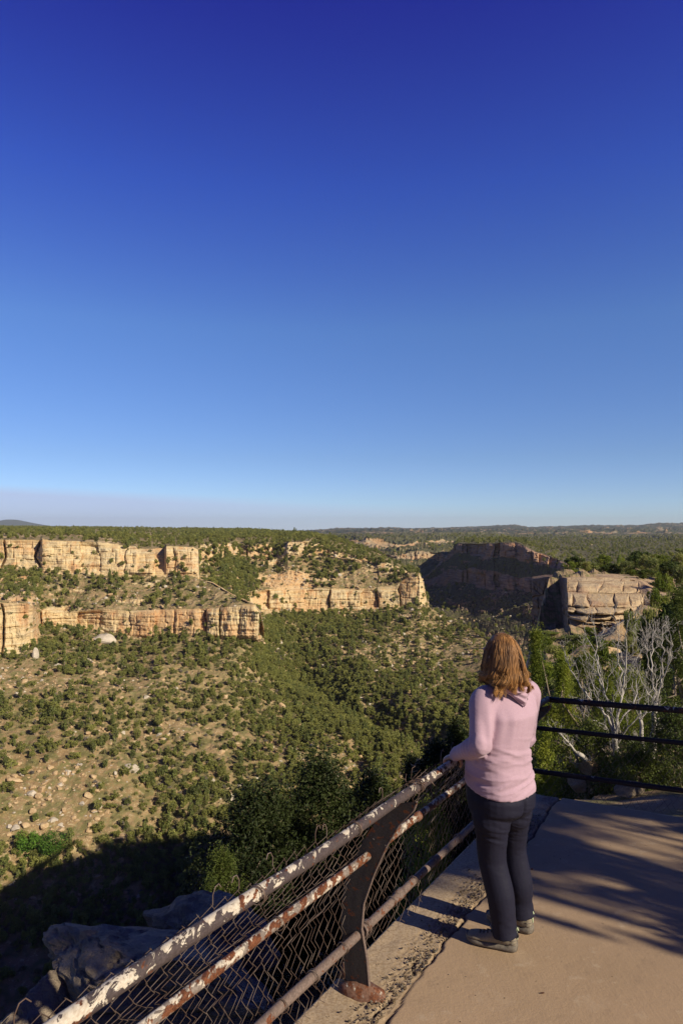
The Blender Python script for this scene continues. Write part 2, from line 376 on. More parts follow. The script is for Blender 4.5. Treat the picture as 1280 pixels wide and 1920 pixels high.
# T: the talus slope and canyon floor
pxT = np.concatenate([np.arange(-500, -20, 6.0), np.arange(-20, 1030, 1.5)])
T = [
 {-500: (1240, 300), 780: (1200, 480), 800: (1200, 500), 840: (1225, 510), 900: (1260, 500), 960: (1300, 480), 1030: (1340, 460)},
 {-500: (1235, 262), 0: (1222, 288), 60: (1206, 296), 80: (1176, 322), 200: (1184, 325), 400: (1188, 318), 470: (1190, 314), 486: (1185, 330), 505: (1158, 385), 560: (1150, 425), 650: (1150, 428), 740: (1142, 424), 785: (1132, 424), 800: (1138, 430), 840: (1158, 420), 900: (1190, 380), 960: (1230, 350), 1030: (1270, 330)},
 {-500: (1290, 245), 0: (1290, 255), 60: (1288, 260), 300: (1290, 265), 430: (1290, 275), 500: (1285, 300), 560: (1270, 330), 640: (1250, 350), 740: (1225, 365), 830: (1230, 365), 900: (1260, 330), 1030: (1310, 290)},
 {-500: (1425, 205), 0: (1425, 212), 300: (1425, 222), 500: (1425, 232), 640: (1400, 250), 740: (1370, 265), 830: (1370, 265), 900: (1400, 245), 1030: (1430, 225)},
 {-500: (1560, 180), 0: (1560, 188), 300: (1560, 198), 500: (1550, 206), 640: (1530, 212), 830: (1520, 212), 1030: (1560, 195)},
 {-500: (1720, 166), 0: (1720, 170), 300: (1720, 176), 500: (1710, 180), 1030: (1720, 165)},
 {-500: (1960, 140), 0: (1960, 140), 1030: (1960, 135)},
 {-500: (2700, 85), 1030: (2700, 80)},
]
oT, VT, zT = loft('canyon_slope', pxT, T, [(8, 0, 0, 0), (60, .05, 0, .55), (80, 0.0, 0, .65), (70, .05, 0, .6), (40, .1, 0, .5), (16, 0, 0, .5), (8, 0, 0, 0)], M_MESA, 15, warp=lambda a, b: np.clip((b - 1170) / 70, 0, 1) * (11 * np.exp(-((a - np.interp(b, [1150, 1240, 1290, 1320, 1380, 1450], [500, 560, 640, 720, 830, 900])) / 62) ** 2) + 2.2 * np.exp(-((a - np.interp(b, [1250, 1600], [240, 330])) / 40) ** 2) + 2.5 * np.exp(-((a - np.interp(b, [1200, 1500], [760, 640])) / 30) ** 2)))

# C: the shaded mesa on our side of the canyon
pxC = np.arange(765, 1500, 1.6)
Cc = [
 {765: (1110, 900), 815: (1085, 860), 845: (1050, 830), 858: (1012, 1000), 900: (1008, 1150), 1000: (1010, 1250), 1500: (1012, 1300)},
 {765: (1088, 770), 800: (1077, 745), 815: (1066, 735), 830: (1048, 725), 845: (1034, 712), 858: (1019, 700), 900: (1019, 655), 940: (1018, 618), 965: (1018, 600), 985: (1024, 580), 1010: (1036, 560), 1040: (1050, 530), 1070: (1060, 500), 1130: (1075, 460), 1500: (1090, 430)},
 {765: (1092, 765), 800: (1081, 740), 830: (1056, 718), 845: (1046, 706), 858: (1034, 694), 900: (1042, 644), 965: (1048, 588), 985: (1050, 568), 1010: (1058, 545), 1040: (1066, 515), 1070: (1072, 492), 1130: (1082, 455), 1500: (1095, 425)},
 {765: (1098, 755), 815: (1084, 725), 845: (1066, 695), 900: (1074, 625), 960: (1080, 575), 1000: (1086, 535), 1040: (1090, 500), 1130: (1110, 440), 1500: (1130, 400)},
 {765: (1106, 745), 815: (1100, 712), 845: (1092, 682), 900: (1102, 612), 960: (1108, 562), 1000: (1112, 522), 1040: (1116, 488), 1130: (1150, 430), 1500: (1160, 390)},
 {765: (1140, 640), 845: (1140, 600), 900: (1146, 540), 960: (1152, 500), 1000: (1160, 460), 1130: (1190, 400), 1500: (1200, 360)},
 {765: (1175, 560), 845: (1180, 520), 900: (1215, 460), 960: (1230, 400), 1000: (1240, 380), 1130: (1260, 340), 1500: (1280, 320)},
 {765: (1300, 480), 900: (1320, 400), 1000: (1320, 330), 1500: (1350, 280)},
]
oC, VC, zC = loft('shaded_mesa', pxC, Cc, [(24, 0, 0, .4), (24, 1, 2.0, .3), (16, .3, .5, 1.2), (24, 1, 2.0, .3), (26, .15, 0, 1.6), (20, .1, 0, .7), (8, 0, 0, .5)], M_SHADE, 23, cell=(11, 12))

# E: plateaus and side canyons farther off
pxE = np.arange(560, 1760, 2.2)
E1 = [
 {560: (1004, 2600), 660: (1002, 2600), 850: (1000, 2500), 1000: (1003, 2600), 1760: (1003, 2600)},
 {560: (1010, 1500), 640: (1012, 1350), 690: (1014, 1250), 740: (1020, 1250), 850: (1014, 1500), 960: (1016, 1500), 1040: (1020, 1300), 1120: (1016, 1300), 1200: (1022, 1350), 1260: (1014, 1200), 1760: (1014, 1200)},
 {560: (1016, 1450), 640: (1018, 1300), 690: (1022, 1210), 740: (1026, 1220), 850: (1018, 1450), 960: (1021, 1450), 1040: (1025, 1270), 1120: (1024, 1270), 1200: (1026, 1320), 1260: (1030, 1150), 1760: (1030, 1150)},
 {560: (1040, 1150), 700: (1042, 1020), 750: (1038, 1000), 800: (1034, 1010), 850: (1040, 1020), 1000: (1036, 1000), 1100: (1032, 900), 1200: (1036, 950), 1260: (1038, 980), 1760: (1038, 950)},
 {560: (1050, 1130), 700: (1052, 1000), 750: (1054, 980), 800: (1052, 990), 850: (1052, 1000), 1000: (1044, 980), 1100: (1044, 880), 1200: (1046, 930), 1260: (1050, 960), 1760: (1050, 930)},
 {560: (1100, 850), 800: (1096, 830), 1000: (1080, 760), 1200: (1075, 700), 1760: (1075, 700)},
 {560: (1180, 700), 800: (1170, 700), 1000: (1150, 600), 1760: (1150, 600)},
]
oE, VE, zE = loft('far_plateau', pxE, E1, [(40, 0, 0, 2.6), (10, 1, 4.0, .8), (16, .2, 0, 2.6), (10, 1, 4.0, .8), (20, .1, 0, 2.2), (6, 0, 0, 0)], M_FAR, 31, cell=(26, 14))
# F: hills on the horizon
pxF = np.arange(-900, 2200, 4.0)
F1 = [
 {-900: (1000, 7500), 2200: (1000, 7500)},
 {-900: (990, 6500), 0: (991, 6500), 470: (993, 6500), 490: (992, 6500), 520: (996, 6500), 570: (996, 6400), 610: (993, 6000), 640: (990, 6000), 680: (991, 6000), 730: (989, 6200), 770: (991, 6300), 850: (989, 6300), 900: (987, 6300), 930: (985, 6300), 965: (984, 6200), 990: (989, 6200), 1040: (987, 6000), 1110: (985, 6000), 1160: (985, 6000), 1200: (984, 5900), 1240: (981, 5800), 1280: (981, 5800), 1700: (986, 5800), 2200: (990, 5800)},
 {-900: (996, 5200), 500: (998, 5000), 620: (995, 4500), 760: (994, 4300), 900: (994, 4300), 1000: (994, 4200), 1280: (991, 4200), 2200: (995, 4200)},
 {-900: (999, 3600), 540: (1003, 3400), 640: (999, 3200), 700: (996, 3100), 780: (998, 3100), 900: (997, 3000), 1000: (999, 3000), 1280: (998, 3000), 2200: (999, 3000)},
 {-900: (1003, 3000), 540: (1006, 2900), 700: (1001, 2900), 780: (1001, 2900), 2200: (1003, 2800)},
 {-900: (1020, 2300), 540: (1020, 2200), 700: (1012, 2000), 2200: (1012, 2000)},
 {-900: (1060, 1900), 2200: (1060, 1600)},
]
oF, VF, zF = loft('hills', pxF, F1, [(6, 0, 0, 2), (16, .2, 0, 3), (16, .2, 0, 4), (6, .45, 3.0, 1), (16, 0, 0, 2), (6, 0, 0, 0)], M_HILL, 37, cell=(60, 20))
# lone far mountain
a = np.linspace(0, 2 * PI, 49)[:-1]; rr = np.linspace(0, 1, 14)
mx, my, mz0 = W(20, 990, 12500)
vv = [];
for r in rr:
    for t in a:
        rad = r * 960 * (1 + 0.12 * math.sin(3 * t + 1)); h = 190 * (1 - r) ** 1.35 + 6 * math.sin(9 * t) * (1 - r) * r
        vv.append((mx + rad * math.cos(t), my + rad * math.sin(t), mz0 - 12 + min(h, 166)))
tag(mk('mountain', vv, grid_faces(14, 48, True), M_HILL, attrs={'rock': np.zeros(len(vv))}), kind='structure')
# lowest ground out to the horizon
s_ = 14500
tag(mk('ground', [(-s_, -s_, -135), (s_, -s_, -135), (s_, s_, -135), (-s_, s_, -135)], [(0, 1, 2, 3)], M_FAR, attrs={'rock': [0] * 4}), kind='structure')
# ------------------------------------------------------------------ our side of the canyon
def gz(y): return -1.955 - 0.06 * np.clip(y, -6, 60)
RIM = np.array([(-120, -202), (-90, -151), (-1.9, 0.1), (1.45, 5.95), (3.4, 8.5), (6.0, 20), (9.5, 35), (15, 55), (20, 68), (21.5, 76), (36, 105), (66, 120), (115, 128), (220, 140)], float)
def rim_dist(x, y):
    """signed distance to the rim, positive out over the canyon"""
    best = np.full(x.shape, 1e9); sg = np.ones(x.shape)
    for (x0, y0), (x1, y1) in zip(RIM[:-1], RIM[1:]):
        dx, dy = x1 - x0, y1 - y0; l2 = dx * dx + dy * dy
        t = np.clip(((x - x0) * dx + (y - y0) * dy) / l2, 0, 1)
        d = np.hypot(x - x0 - t * dx, y - y0 - t * dy)
        cr_ = dx * (y - y0) - dy * (x - x0)
        up = d < best - 1e-9
        sg = np.where(up, np.where(cr_ > 0, 1.0, -1.0), sg); best = np.where(up, d, best)
    return best * sg
def near_z(x, y):
    s = rim_dist(x, y)
    top = np.interp(y, [-200, -6, 5.6, 8, 14, 22, 40, 60, 77, 83, 110, 160], [-1.7, -1.7, -2.42, -3.0, -4.6, -6.6, -9.6, -11.6, -11.9, -6.6, -6.8, -7.5])
    top = top + np.where((x > 14) & (y < 69) & (y > 7), np.clip((x - 14) * 0.12, 0, 3.5), 0)
    rough = fbm(x * 0.18, y * 0.18, 0 * x + 1, 4, 91) * np.interp(y, [-10, 5, 9, 20, 60], [.0, .0, .35, 1.3, 2.0])
    fine = fbm(x * 1.1, y * 1.1, 0 * x + 1, 4, 95) * np.interp(y, [5, 7, 20], [.03, .12, .5])
    z = top + rough + fine
    so_ = np.clip(s, 0, None)
    drop = np.interp(so_, [0, .25, .9, 3, 8, 14, 20, 45, 110, 400], [0, .5, 4.2, 12, 30, 50, 72, 92, 108, 116])
    led = fbm(x * 0.25, y * 0.25, 0 * x + 7, 4, 99)
    z = z - drop * (1 + 0.12 * led * np.clip(so_ / 3, 0, 1)) + np.where(so_ > 1, led * np.clip(so_ * 0.12, 0, 3), 0)
    def ledge(cx, cy, r_, zt, z):
        d = np.hypot(x - cx, y - cy); return np.maximum(z, zt - 12 * np.clip(d / r_ - 0.7, 0, 9) ** 1.5 + 0.4 * fbm(x * .7, y * .7, 0 * x, 4, 12) + (-20) * (s < -0.2))
    z = ledge(-1.6, 8.0, 3.4, -6.6, z); z = ledge(-0.4, 11.5, 2.6, -7.6, z); z = ledge(3.0, 14.0, 2.2, -6.6, z)
    return z, s
ang = np.concatenate([np.arange(-180, -42, 4.0), np.arange(-42, 44, 0.16), np.arange(44, 180, 4.0)])
rad = np.concatenate([[0.05, 0.6], np.geomspace(0.9, 235, 300)])
AA, RR_ = np.meshgrid(np.radians(ang), rad)
nx, ny = RR_ * np.sin(AA), RR_ * np.cos(AA)
nzv, nsd = near_z(nx, ny)
# keep clear under the concrete and its footing
oo = (nx - 0.076) * 0.8639 - (ny - 3.24) * 0.5037; ttt = (nx - 0.076) * 0.5037 + (ny - 3.24) * 0.8639
nzv = np.where((oo > -0.3) & (ttt < 3.35), np.minimum(nzv, gz(ny) - 0.16), nzv)
rk_ = np.clip(nsd * 0.8 + 0.2, 0.12, 0.9)
rk_ = np.clip(rk_ + 0.5 * fbm(nx * 0.4, ny * 0.4, 0 * nx, 3, 77), 0, 1)
tag(mk('terrain', np.stack([nx, ny, nzv], -1).reshape(-1, 3), grid_faces(len(rad), len(ang), True)[:, ::-1], M_NEAR, smooth=False, attrs={'rock': rk_.ravel()}), kind='structure')
def near_at(x, y): return float(near_z(np.array([float(x)]), np.array([float(y)]))[0][0])
#@@D
# ------------------------------------------------------------------ leaves and trees
def leaf_quads(cent, size, flat=0.6, seed=0, tri=False):
    r = np.random.default_rng(seed); n = len(cent)
    a = r.normal(size=(n, 3)); a /= np.linalg.norm(a, axis=1)[:, None]
    b = r.normal(size=(n, 3)); b -= a * (a * b).sum(1)[:, None]; b /= np.linalg.norm(b, axis=1)[:, None]
    s = (np.asarray(size) * r.uniform(0.6, 1.3, n))[:, None]
    if tri:
        V = np.stack([cent - a * s, cent + b * s * flat, cent + a * s * 0.9 - b * s * flat * 0.5], 1); k = 3
    else:
        V = np.stack([cent - a * s, cent - b * s * flat, cent + a * s, cent + b * s * flat], 1); k = 4
    return V.reshape(-1, 3), np.arange(n * k).reshape(n, k)
def crown_points(n, rx, rz, cz, clumps, seed, shell=0.55, cone=0.0, clump_r=0.3):
    r = np.random.default_rng(seed)
    d = r.normal(size=(clumps, 3)); d /= np.linalg.norm(d, axis=1)[:, None]
    rad_ = r.uniform(shell, 1.0, clumps)[:, None]
    cc = d * rad_
    taper = 1 - cone * (cc[:, 2:3] * 0.5 + 0.5)
    cc = cc * np.array([rx, rx, rz]) * np.concatenate([taper, taper, np.ones_like(taper)], 1)
    w = r.uniform(0.4, 1.0, clumps); w /= w.sum()
    k = r.choice(clumps, n, p=w)
    sz = r.uniform(0.6, 1.25, clumps)[k][:, None]
    q = r.normal(size=(n, 3)); q /= np.linalg.norm(q, axis=1)[:, None]; q *= r.uniform(0.3, 1.0, (n, 1)) ** 0.5
    p = cc[k] + q * sz * clump_r * rx * np.array([1, 1, 0.85])
    p[:, 2] += cz
    return p, cc + [0, 0, cz]
def trunk_mesh(h, r0, limbs, cc, seed, k=5):
    rnd = random.Random(seed); mb = MB()
    pts = [(0, 0, -0.3)]; x = y = 0
    for i in range(1, 7):
        x += rnd.uniform(-.06, .06) * h; y += rnd.uniform(-.06, .06) * h; pts.append((x, y, h * i / 6))
    mb.tube(pts, np.linspace(r0, r0 * 0.3, 7), k)
    for q in range(limbs):
        c = cc[rnd.randrange(len(cc))]; j = rnd.randrange(1, 5); p0 = np.array(pts[j]); p1 = np.array(c)
        m_ = (p0 + p1) / 2 + np.array([rnd.uniform(-.1, .1) * h, rnd.uniform(-.1, .1) * h, rnd.uniform(-.12, .02) * h])
        mb.tube([p0, m_, p1], [r0 * 0.45, r0 * 0.3, r0 * 0.1], 4)
    return mb
def small_tree(seed, h, n, size, mat, cone=0.2, clumps=22, clump_r=0.34, wide=0.5):
    """crown mesh and trunk mesh (unlinked) of a canyon tree of height h"""
    p, cc = crown_points(n, h * wide * 0.72, h * 0.40, h * 0.56, clumps, seed, 0.35, cone, clump_r)
    v, f = leaf_quads(p, size, 0.7, seed, tri=True)
    cr_ = mk('crown', v, f, mat, smooth=False, link=False)
    tr = trunk_mesh(h * 0.72, h * 0.045, 5, cc, seed).build('trunk', M_BARK, link=False)
    return cr_, tr
PROTO = []
specs = [(M_LEAF, 3.6, .2, .62), (M_LEAF, 3.0, .0, .75), (M_LEAF2, 4.4, .45, .45), (M_LEAF2, 5.2, .6, .40), (M_LEAF, 4.2, .3, .55), (M_SHRUB, 1.5, 0., 1.1), (M_SHRUB, 1.1, 0., 1.3), (M_LEAF, 1.7, 0., .95), (M_GREY, 1.5, 0., .9)]
for i, (m_, h_, cn, wd_) in enumerate(specs):
    PROTO.append(small_tree(100 + i, h_, 520 if h_ > 2 else 240, 0.30 if h_ > 2 else 0.20, m_, cn, 20, .36, wd_))
# merged prototypes for the mass of far trees (not linked to the scene: only instanced)
stuffcol = bpy.data.collections.new('tree_kinds')
for i, (c_, t_) in enumerate(PROTO):
    me = bpy.data.meshes.new('tree_kind')
    bm = bmesh.new(); bm.from_mesh(c_.data); n0 = len(bm.faces); bm.from_mesh(t_.data); bm.faces.ensure_lookup_table()
    for fc in bm.faces[n0:]: fc.material_index = 1
    bm.to_mesh(me); bm.free(); me.materials.append(c_.data.materials[0]); me.materials.append(M_BARK)
    oo_ = bpy.data.objects.new('kind_%02d' % i, me); stuffcol.objects.link(oo_)

def scatter_instances(name, pts, idx, scl, rot, coll, label, cat, kind='stuff', tilt=None):
    me = bpy.data.meshes.new(name); n = len(pts)
    me.vertices.add(n); me.vertices.foreach_set('co', np.asarray(pts, np.float32).ravel())
    a = me.attributes.new('idx', 'INT', 'POINT'); a.data.foreach_set('value', np.asarray(idx, np.int32))
    sv = np.asarray(scl)[:, None] * np.random.default_rng(n).uniform(.72, 1.3, (n, 3))
    a = me.attributes.new('scl', 'FLOAT_VECTOR', 'POINT'); a.data.foreach_set('vector', sv.astype(np.float32).ravel())
    rv = np.zeros((n, 3), np.float32); rv[:, 2] = rot
    if tilt is not None: rv[:, :2] = tilt
    a = me.attributes.new('rotv', 'FLOAT_VECTOR', 'POINT'); a.data.foreach_set('vector', rv.ravel())
    me.update()
    o = bpy.data.objects.new(name, me); C.objects.link(o); tag(o, label, cat, kind=kind)
    ng = bpy.data.node_groups.new(name, 'GeometryNodeTree')
    ng.interface.new_socket('Geometry', in_out='INPUT', socket_type='NodeSocketGeometry'); ng.interface.new_socket('Geometry', in_out='OUTPUT', socket_type='NodeSocketGeometry')
    gi = ng.nodes.new('NodeGroupInput'); go = ng.nodes.new('NodeGroupOutput')
    ip = ng.nodes.new('GeometryNodeInstanceOnPoints'); ci = ng.nodes.new('GeometryNodeCollectionInfo')
    ci.inputs['Collection'].default_value = coll; ci.inputs['Separate Children'].default_value = True; ci.inputs['Reset Children'].default_value = True
    ip.inputs['Pick Instance'].default_value = True
    def na(nm, t):
        q = ng.nodes.new('GeometryNodeInputNamedAttribute'); q.data_type = t; q.inputs['Name'].default_value = nm
        return [z_ for z_ in q.outputs if z_.enabled and z_.name == 'Attribute'][0]
    lk = ng.links.new
    lk(gi.outputs[0], ip.inputs['Points']); lk(ci.outputs[0], ip.inputs['Instance'])
    lk(na('idx', 'INT'), ip.inputs['Instance Index']); lk(na('scl', 'FLOAT_VECTOR'), ip.inputs['Scale']); lk(na('rotv', 'FLOAT_VECTOR'), ip.inputs['Rotation'])
    lk(ip.outputs[0], go.inputs[0])
    md = o.modifiers.new('scatter', 'NODES'); md.node_group = ng
    return o

def face_points(V, zone, n, wfun, seed):
    """n random points on a loft's faces, chosen by area x density"""
    r = np.random.default_rng(seed)
    a, b, c, d = V[:-1, :-1], V[:-1, 1:], V[1:, :-1], V[1:, 1:]
    area = np.linalg.norm(np.cross(b - a, c - a), axis=-1)
    nrm = np.cross(b - a, c - a); nrm /= np.linalg.norm(nrm, axis=-1)[..., None] + 1e-9
    ctr = (a + b + c + d) / 4
    px = 640 + FPX * ctr[..., 0] / ctr[..., 1]; py = 990 - FPX * ctr[..., 2] / ctr[..., 1]
    w = area * np.clip(wfun(px, py, ctr, zone[1:, 1:], np.abs(nrm[..., 2])), 0, None)
    w = np.where((ctr[..., 1] > 20), w, 0)
    dens = w.sum(); p = (w / dens).ravel()
    k = r.choice(len(p), n, p=p); i, j = np.unravel_index(k, w.shape)
    s_, t_ = r.random((n, 1)), r.random((n, 1))
    return (a[i, j] * (1 - s_) + b[i, j] * s_) * (1 - t_) + (c[i, j] * (1 - s_) + d[i, j] * s_) * t_
def clumpy(ctr, f=0.03, seed=3, lo=-0.15, k=4):
    return np.clip((fbm(ctr[..., 0] * f, ctr[..., 1] * f, 0 * ctr[..., 0], 4, seed) - lo) * k, 0.03, 2)
def bpatch(px, py, x0, y0, rx, ry): return np.clip(1.3 - ((px - x0) / rx) ** 2 - ((py - y0) / ry) ** 2, 0, 1)
def wT(px, py, ctr, z, nz_):
    w = clumpy(ctr, 0.03, 3, -0.55, 2.0) * 1.0 + .25
    # grassy green drainage from the draw down the middle, bare orange scree elsewhere
    dr = np.interp(py, [1150, 1240, 1290, 1320, 1380, 1450], [500, 560, 630, 700, 800, 860]); wid = np.interp(py, [1150, 1250, 1350], [35, 80, 120])
    w = w + 1.0 * np.exp(-((px - dr) / wid) ** 2)
    w = w * (1 - 0.9 * bpatch(px, py, 90, 1520, 110, 90)) * (1 - 0.75 * bpatch(px, py, 120, 1450, 130, 50)) * (1 - 0.6 * bpatch(px, py, 260, 1370, 130, 22)) * (1 - .7 * bpatch(px, py, 30, 1560, 90, 60))
    w = w * np.where((px > 730) & (py > 1150) & (py < 1260), .6, 1)
    w = w + 1.2 * bpatch(px, py, 130, 1335, 160, 36) + 1.2 * bpatch(px, py, 430, 1460, 150, 60)
    return (w + 1.4 * (py > 1570)) * np.where(py > 1760, .3, 1) * (z < 6)
def wA(px, py, ctr, z, nz_):
    w = np.where(z <= 1, 3.4, 0.0)                                   # plateau: dense
    b = clumpy(ctr, 0.05, 9, -0.1, 4)
    w = np.where(z == 3, b * 2.4 + .5 + 2.4 * bpatch(px, py, 90, 1092, 120, 20) + 3 * bpatch(px, py, 420, 1080, 60, 40), w)
    w = np.where((z == 2) | (z == 4), 0.03, w)
    w = np.where(z >= 5, 0.9, w)
    return w * np.where(nz_ < 0.35, 0.2, 1)
def wB(px, py, ctr, z, nz_):
    w = np.where(z <= 1, 3.0, 0.0)
    w = np.where(z == 2, 1.3, w)
    w = np.where(z == 3, 2.0 * clumpy(ctr, 0.06, 19, -0.1, 4) + 2.2 * bpatch(px, py, 430, 1095, 60, 60) + 1.5 * (py < 1075), w)
    w = np.where(z == 4, 0.04, w); w = np.where(z >= 5, 1.0, w)
    return w * np.where(nz_ < 0.35, 0.25, 1)
def wC(px, py, ctr, z, nz_):
    w = np.where(z == 0, 2.6, np.where((z == 1) | (z == 3), .1, 1.2))
    return w * np.clip(1.5 - ctr[..., 1] / 1400, 0.3, 1)
def wE(px, py, ctr, z, nz_): return np.where((z == 1) | (z == 3), .05, 1.0) * clumpy(ctr, .01, 29, -0.2, 3) * (ctr[..., 1] < 2000)
ALL = []
for nm, V_, z_, n_, wf, sd in (('T', VT, zT, 36000, wT, 1), ('A', VA, zA, 1500, lambda a, b, c, z, n: (z == 3) * (.25 + clumpy(c, 0.06, 9, -.2, 3) + 2.5 * bpatch(a, b, 90, 1092, 120, 20)), 12), ('B', VB, zB, 900, lambda a, b, c, z, n: ((z == 3) | (z == 2)) * (.3 + clumpy(c, 0.06, 19, -.2, 3) + 1.5 * (b < 1075)) * np.where(n < .35, .15, 1), 13), ('A', VA, zA, 1100, lambda a, b, c, z, n: ((z == 1) | (z == 0)) * (c[..., 1] < 520) * 1., 16), ('B', VB, zB, 900, lambda a, b, c, z, n: (z >= 2) * bpatch(a, b, 432, 1092, 52, 48), 17), ('B', VB, zB, 90, lambda a, b, c, z, n: (z == 4) * 1., 14), ('A', VA, zA, 160, lambda a, b, c, z, n: ((z == 4) | (z == 2)) * 1., 15), ('A', VA, zA, 11500, wA, 2), ('B', VB, zB, 7000, wB, 3), ('C', VC, zC, 7000, wC, 4), ('E', VE, zE, 7500, wE, 5)):
    p_ = face_points(V_, z_, n_, wf, sd); ALL.append((nm, p_))
P_all = np.concatenate([p for _, p in ALL]); Z_all = np.concatenate([[nm] * len(p) for nm, p in ALL])
n_all = len(P_all)
pxa = 640 + FPX * P_all[:, 0] / P_all[:, 1]; pya = 990 - FPX * P_all[:, 2] / P_all[:, 1]
idx_all = R.choice(9, n_all, p=[.10, .10, .07, .03, .09, .17, .20, .18, .06])
green_zone = (np.abs(pxa - np.interp(pya, [1150, 1250, 1350, 1450, 1550], [520, 570, 640, 640, 600])) < 120) & (Z_all == 'T')
idx_all = np.where(green_zone & (idx_all == 5), 4, idx_all)
flat_ = ((Z_all == 'A') & (pya < 1030)) | ((Z_all == 'B') & (pya < 1040))
idx_all = np.where(flat_ & (idx_all >= 5), 0, idx_all)
scl_all = R.uniform(0.42, 1.12, n_all) * np.where(Z_all == 'T', np.interp(pxa, [0, 700], [.80, .86]), 1.0) * np.where(Z_all == 'E', 1.5, 1.0) * np.where(Z_all == 'A', .95, 1.0)
rot_all = R.uniform(0, 6.28, n_all)
heights = np.array([s[1] for s in specs])
P_all[:, 2] -= 0.15
# the 300 that show largest stand as trees of their own, the rest is the woodland
vis = (pxa > -10) & (pxa < 1290) & (pya > 900) & (pya < 1600)
vis &= ~((Z_all == 'T') & (pxa > 820) & (pya > 1180)) & (Z_all == 'T') & ~((pxa > 380) & (pya > 1470)) & (idx_all != 5) & (idx_all != 6) & (idx_all != 8)
appar = np.where(vis, scl_all * heights[idx_all] / P_all[:, 1], 0)
big = np.argsort(-appar)[:290]
sel = np.zeros(n_all, bool); sel[big] = True
TREEKIND = {0: 'round', 1: 'broad', 2: 'narrow', 3: 'tall', 4: 'round', 7: 'low'}
for q in big:
    k = int(idx_all[q]); r_ = empty('juniper_tree' if k in (0, 1, 4, 7) else 'pinyon_tree', tuple(P_all[q]), float(rot_all[q])); r_.scale = tuple(float(scl_all[q] * R.uniform(.78, 1.25)) for _ in range(3))
    zone_ = 'in the sunlit drainage below the draw' if green_zone[q] else ('on the lower scree just above the canyon shadow' if pya[q] > 1430 else ('on the middle of the far canyon slope' if pya[q] > 1300 else 'high on the talus under the far cliffs'))
    shape = {0: 'rounded olive green juniper', 1: 'wide bushy olive green juniper', 2: 'slim dark green pinyon', 3: 'tall pointed dark green pinyon', 4: 'full crowned green juniper', 7: 'low spreading green juniper'}[k]
    tag(r_, shape + ' ' + zone_, 'tree', shape + 's ' + zone_)
    for src in PROTO[k]:
        c_ = src.copy(); C.objects.link(c_); c_.parent = r_
rest = ~sel
scatter_instances('woodland', P_all[rest], idx_all[rest], scl_all[rest], rot_all[rest], stuffcol, 'dense juniper and pinyon woodland covering the mesas and canyon slopes', 'woodland')

# ------------------------------------------------------------------ boulders
def rock_mesh(seed, n=3, flat=0.6, rough=0.18, cut=5):
    bm = bmesh.new(); bmesh.ops.create_icosphere(bm, subdivisions=n, radius=1.0)
    r = random.Random(seed)
    pl = [(Vector((r.gauss(0, 1), r.gauss(0, 1), r.gauss(0, 1))).normalized(), r.uniform(0.45, 0.8)) for _ in range(cut + 4)]
    co_ = np.array([v.co[:] for v in bm.verts])
    for nrm, d in pl:
        nn = np.array(nrm); dd = co_ @ nn; over = np.clip(dd - d, 0, None); co_ -= over[:, None] * nn * 0.92
    nz_ = fbm(co_[:, 0] * 1.6 + seed, co_[:, 1] * 1.6, co_[:, 2] * 1.6, 4, seed)
    bed = fbm(co_[:, 0] * 0.4, co_[:, 1] * 0.4, co_[:, 2] * 6 + seed, 2, seed + 3)
    co_ *= (1 + rough * nz_ + 0.05 * bed)[:, None]
    if n >= 5:
        co_ *= (1 + .045 * fbm(co_[:, 0] * 7, co_[:, 1] * 7, co_[:, 2] * 9, 4, seed + 7) - .05 * np.exp(-(fbm(co_[:, 0] * 2.2, co_[:, 1] * 2.2, co_[:, 2] * 3.2, 4, seed + 9) / .035) ** 2))[:, None]
        q_ = co_[:, 2] * 5 + .6 * fbm(co_[:, 0] * 2, co_[:, 1] * 2, 0 * co_[:, 0], 3, seed + 8); co_[:, :2] *= (1 + .06 * (np.clip((q_ - np.floor(q_)) * 3, 0, 1) - .5))[:, None]
    co_[:, 2] *= flat
    for v, c in zip(bm.verts, co_): v.co = c
    me = bpy.data.meshes.new('rock'); bm.to_mesh(me); bm.free(); return me
def rockmat(name, c1, c2, c3, s=1.0):
    m, nt, b = newmat(name)
    n1 = noise(nt, 0.9 * s, 6, .65); n2 = noise(nt, 4 * s, 5, .7); n3 = noise(nt, 1.2 * s, 3, .6, sc3=(.4, .4, 5))
    c = mix(nt, ramp(nt, n1, [(.38, 0.), (.62, 1.)]), c1, c2); c = mix(nt, ramp(nt, n3, [(.52, 0.), (.68, .5)]), c, c3)
    c = mix(nt, ramp(nt, n2, [(.30, .5), (.46, 0.)]), c, (c1[0] * .35, c1[1] * .33, c1[2] * .32))
    nt.links.new(c, b.inputs['Base Color']); bump(nt, b, mth('ADD', n2, n1, nt=nt), .9, .15 / s); return m
M_BOULD = rockmat('boulder_sandstone', (0.44, 0.30, 0.16), (0.54, 0.41, 0.25), (0.40, 0.22, 0.12))
M_PALE = rockmat('pale_boulder_sandstone', (0.46, 0.40, 0.32), (0.56, 0.49, 0.40), (0.40, 0.32, 0.24))
rockcol = bpy.data.collections.new('rock_kinds'); RM = []
for i in range(8):
    me = rock_mesh(300 + i, 2, .5 + .35 * random.random(), .2); me.materials.append(M_PALE if i % 4 == 0 else M_BOULD); RM.append(me)
    rockcol.objects.link(bpy.data.objects.new('rock_%02d' % i, me))
def wR(px, py, ctr, z, nz_):
    w = clumpy(ctr, 0.03, 53, 0.0, 5) + 3 * bpatch(px, py, 110, 1510, 110, 80) + 3 * bpatch(px, py, 260, 1370, 130, 22) + 2 * bpatch(px, py, 770, 1200, 120, 60) + 2 * bpatch(px, py, 110, 1455, 140, 40)
    return w * (py < 1680)
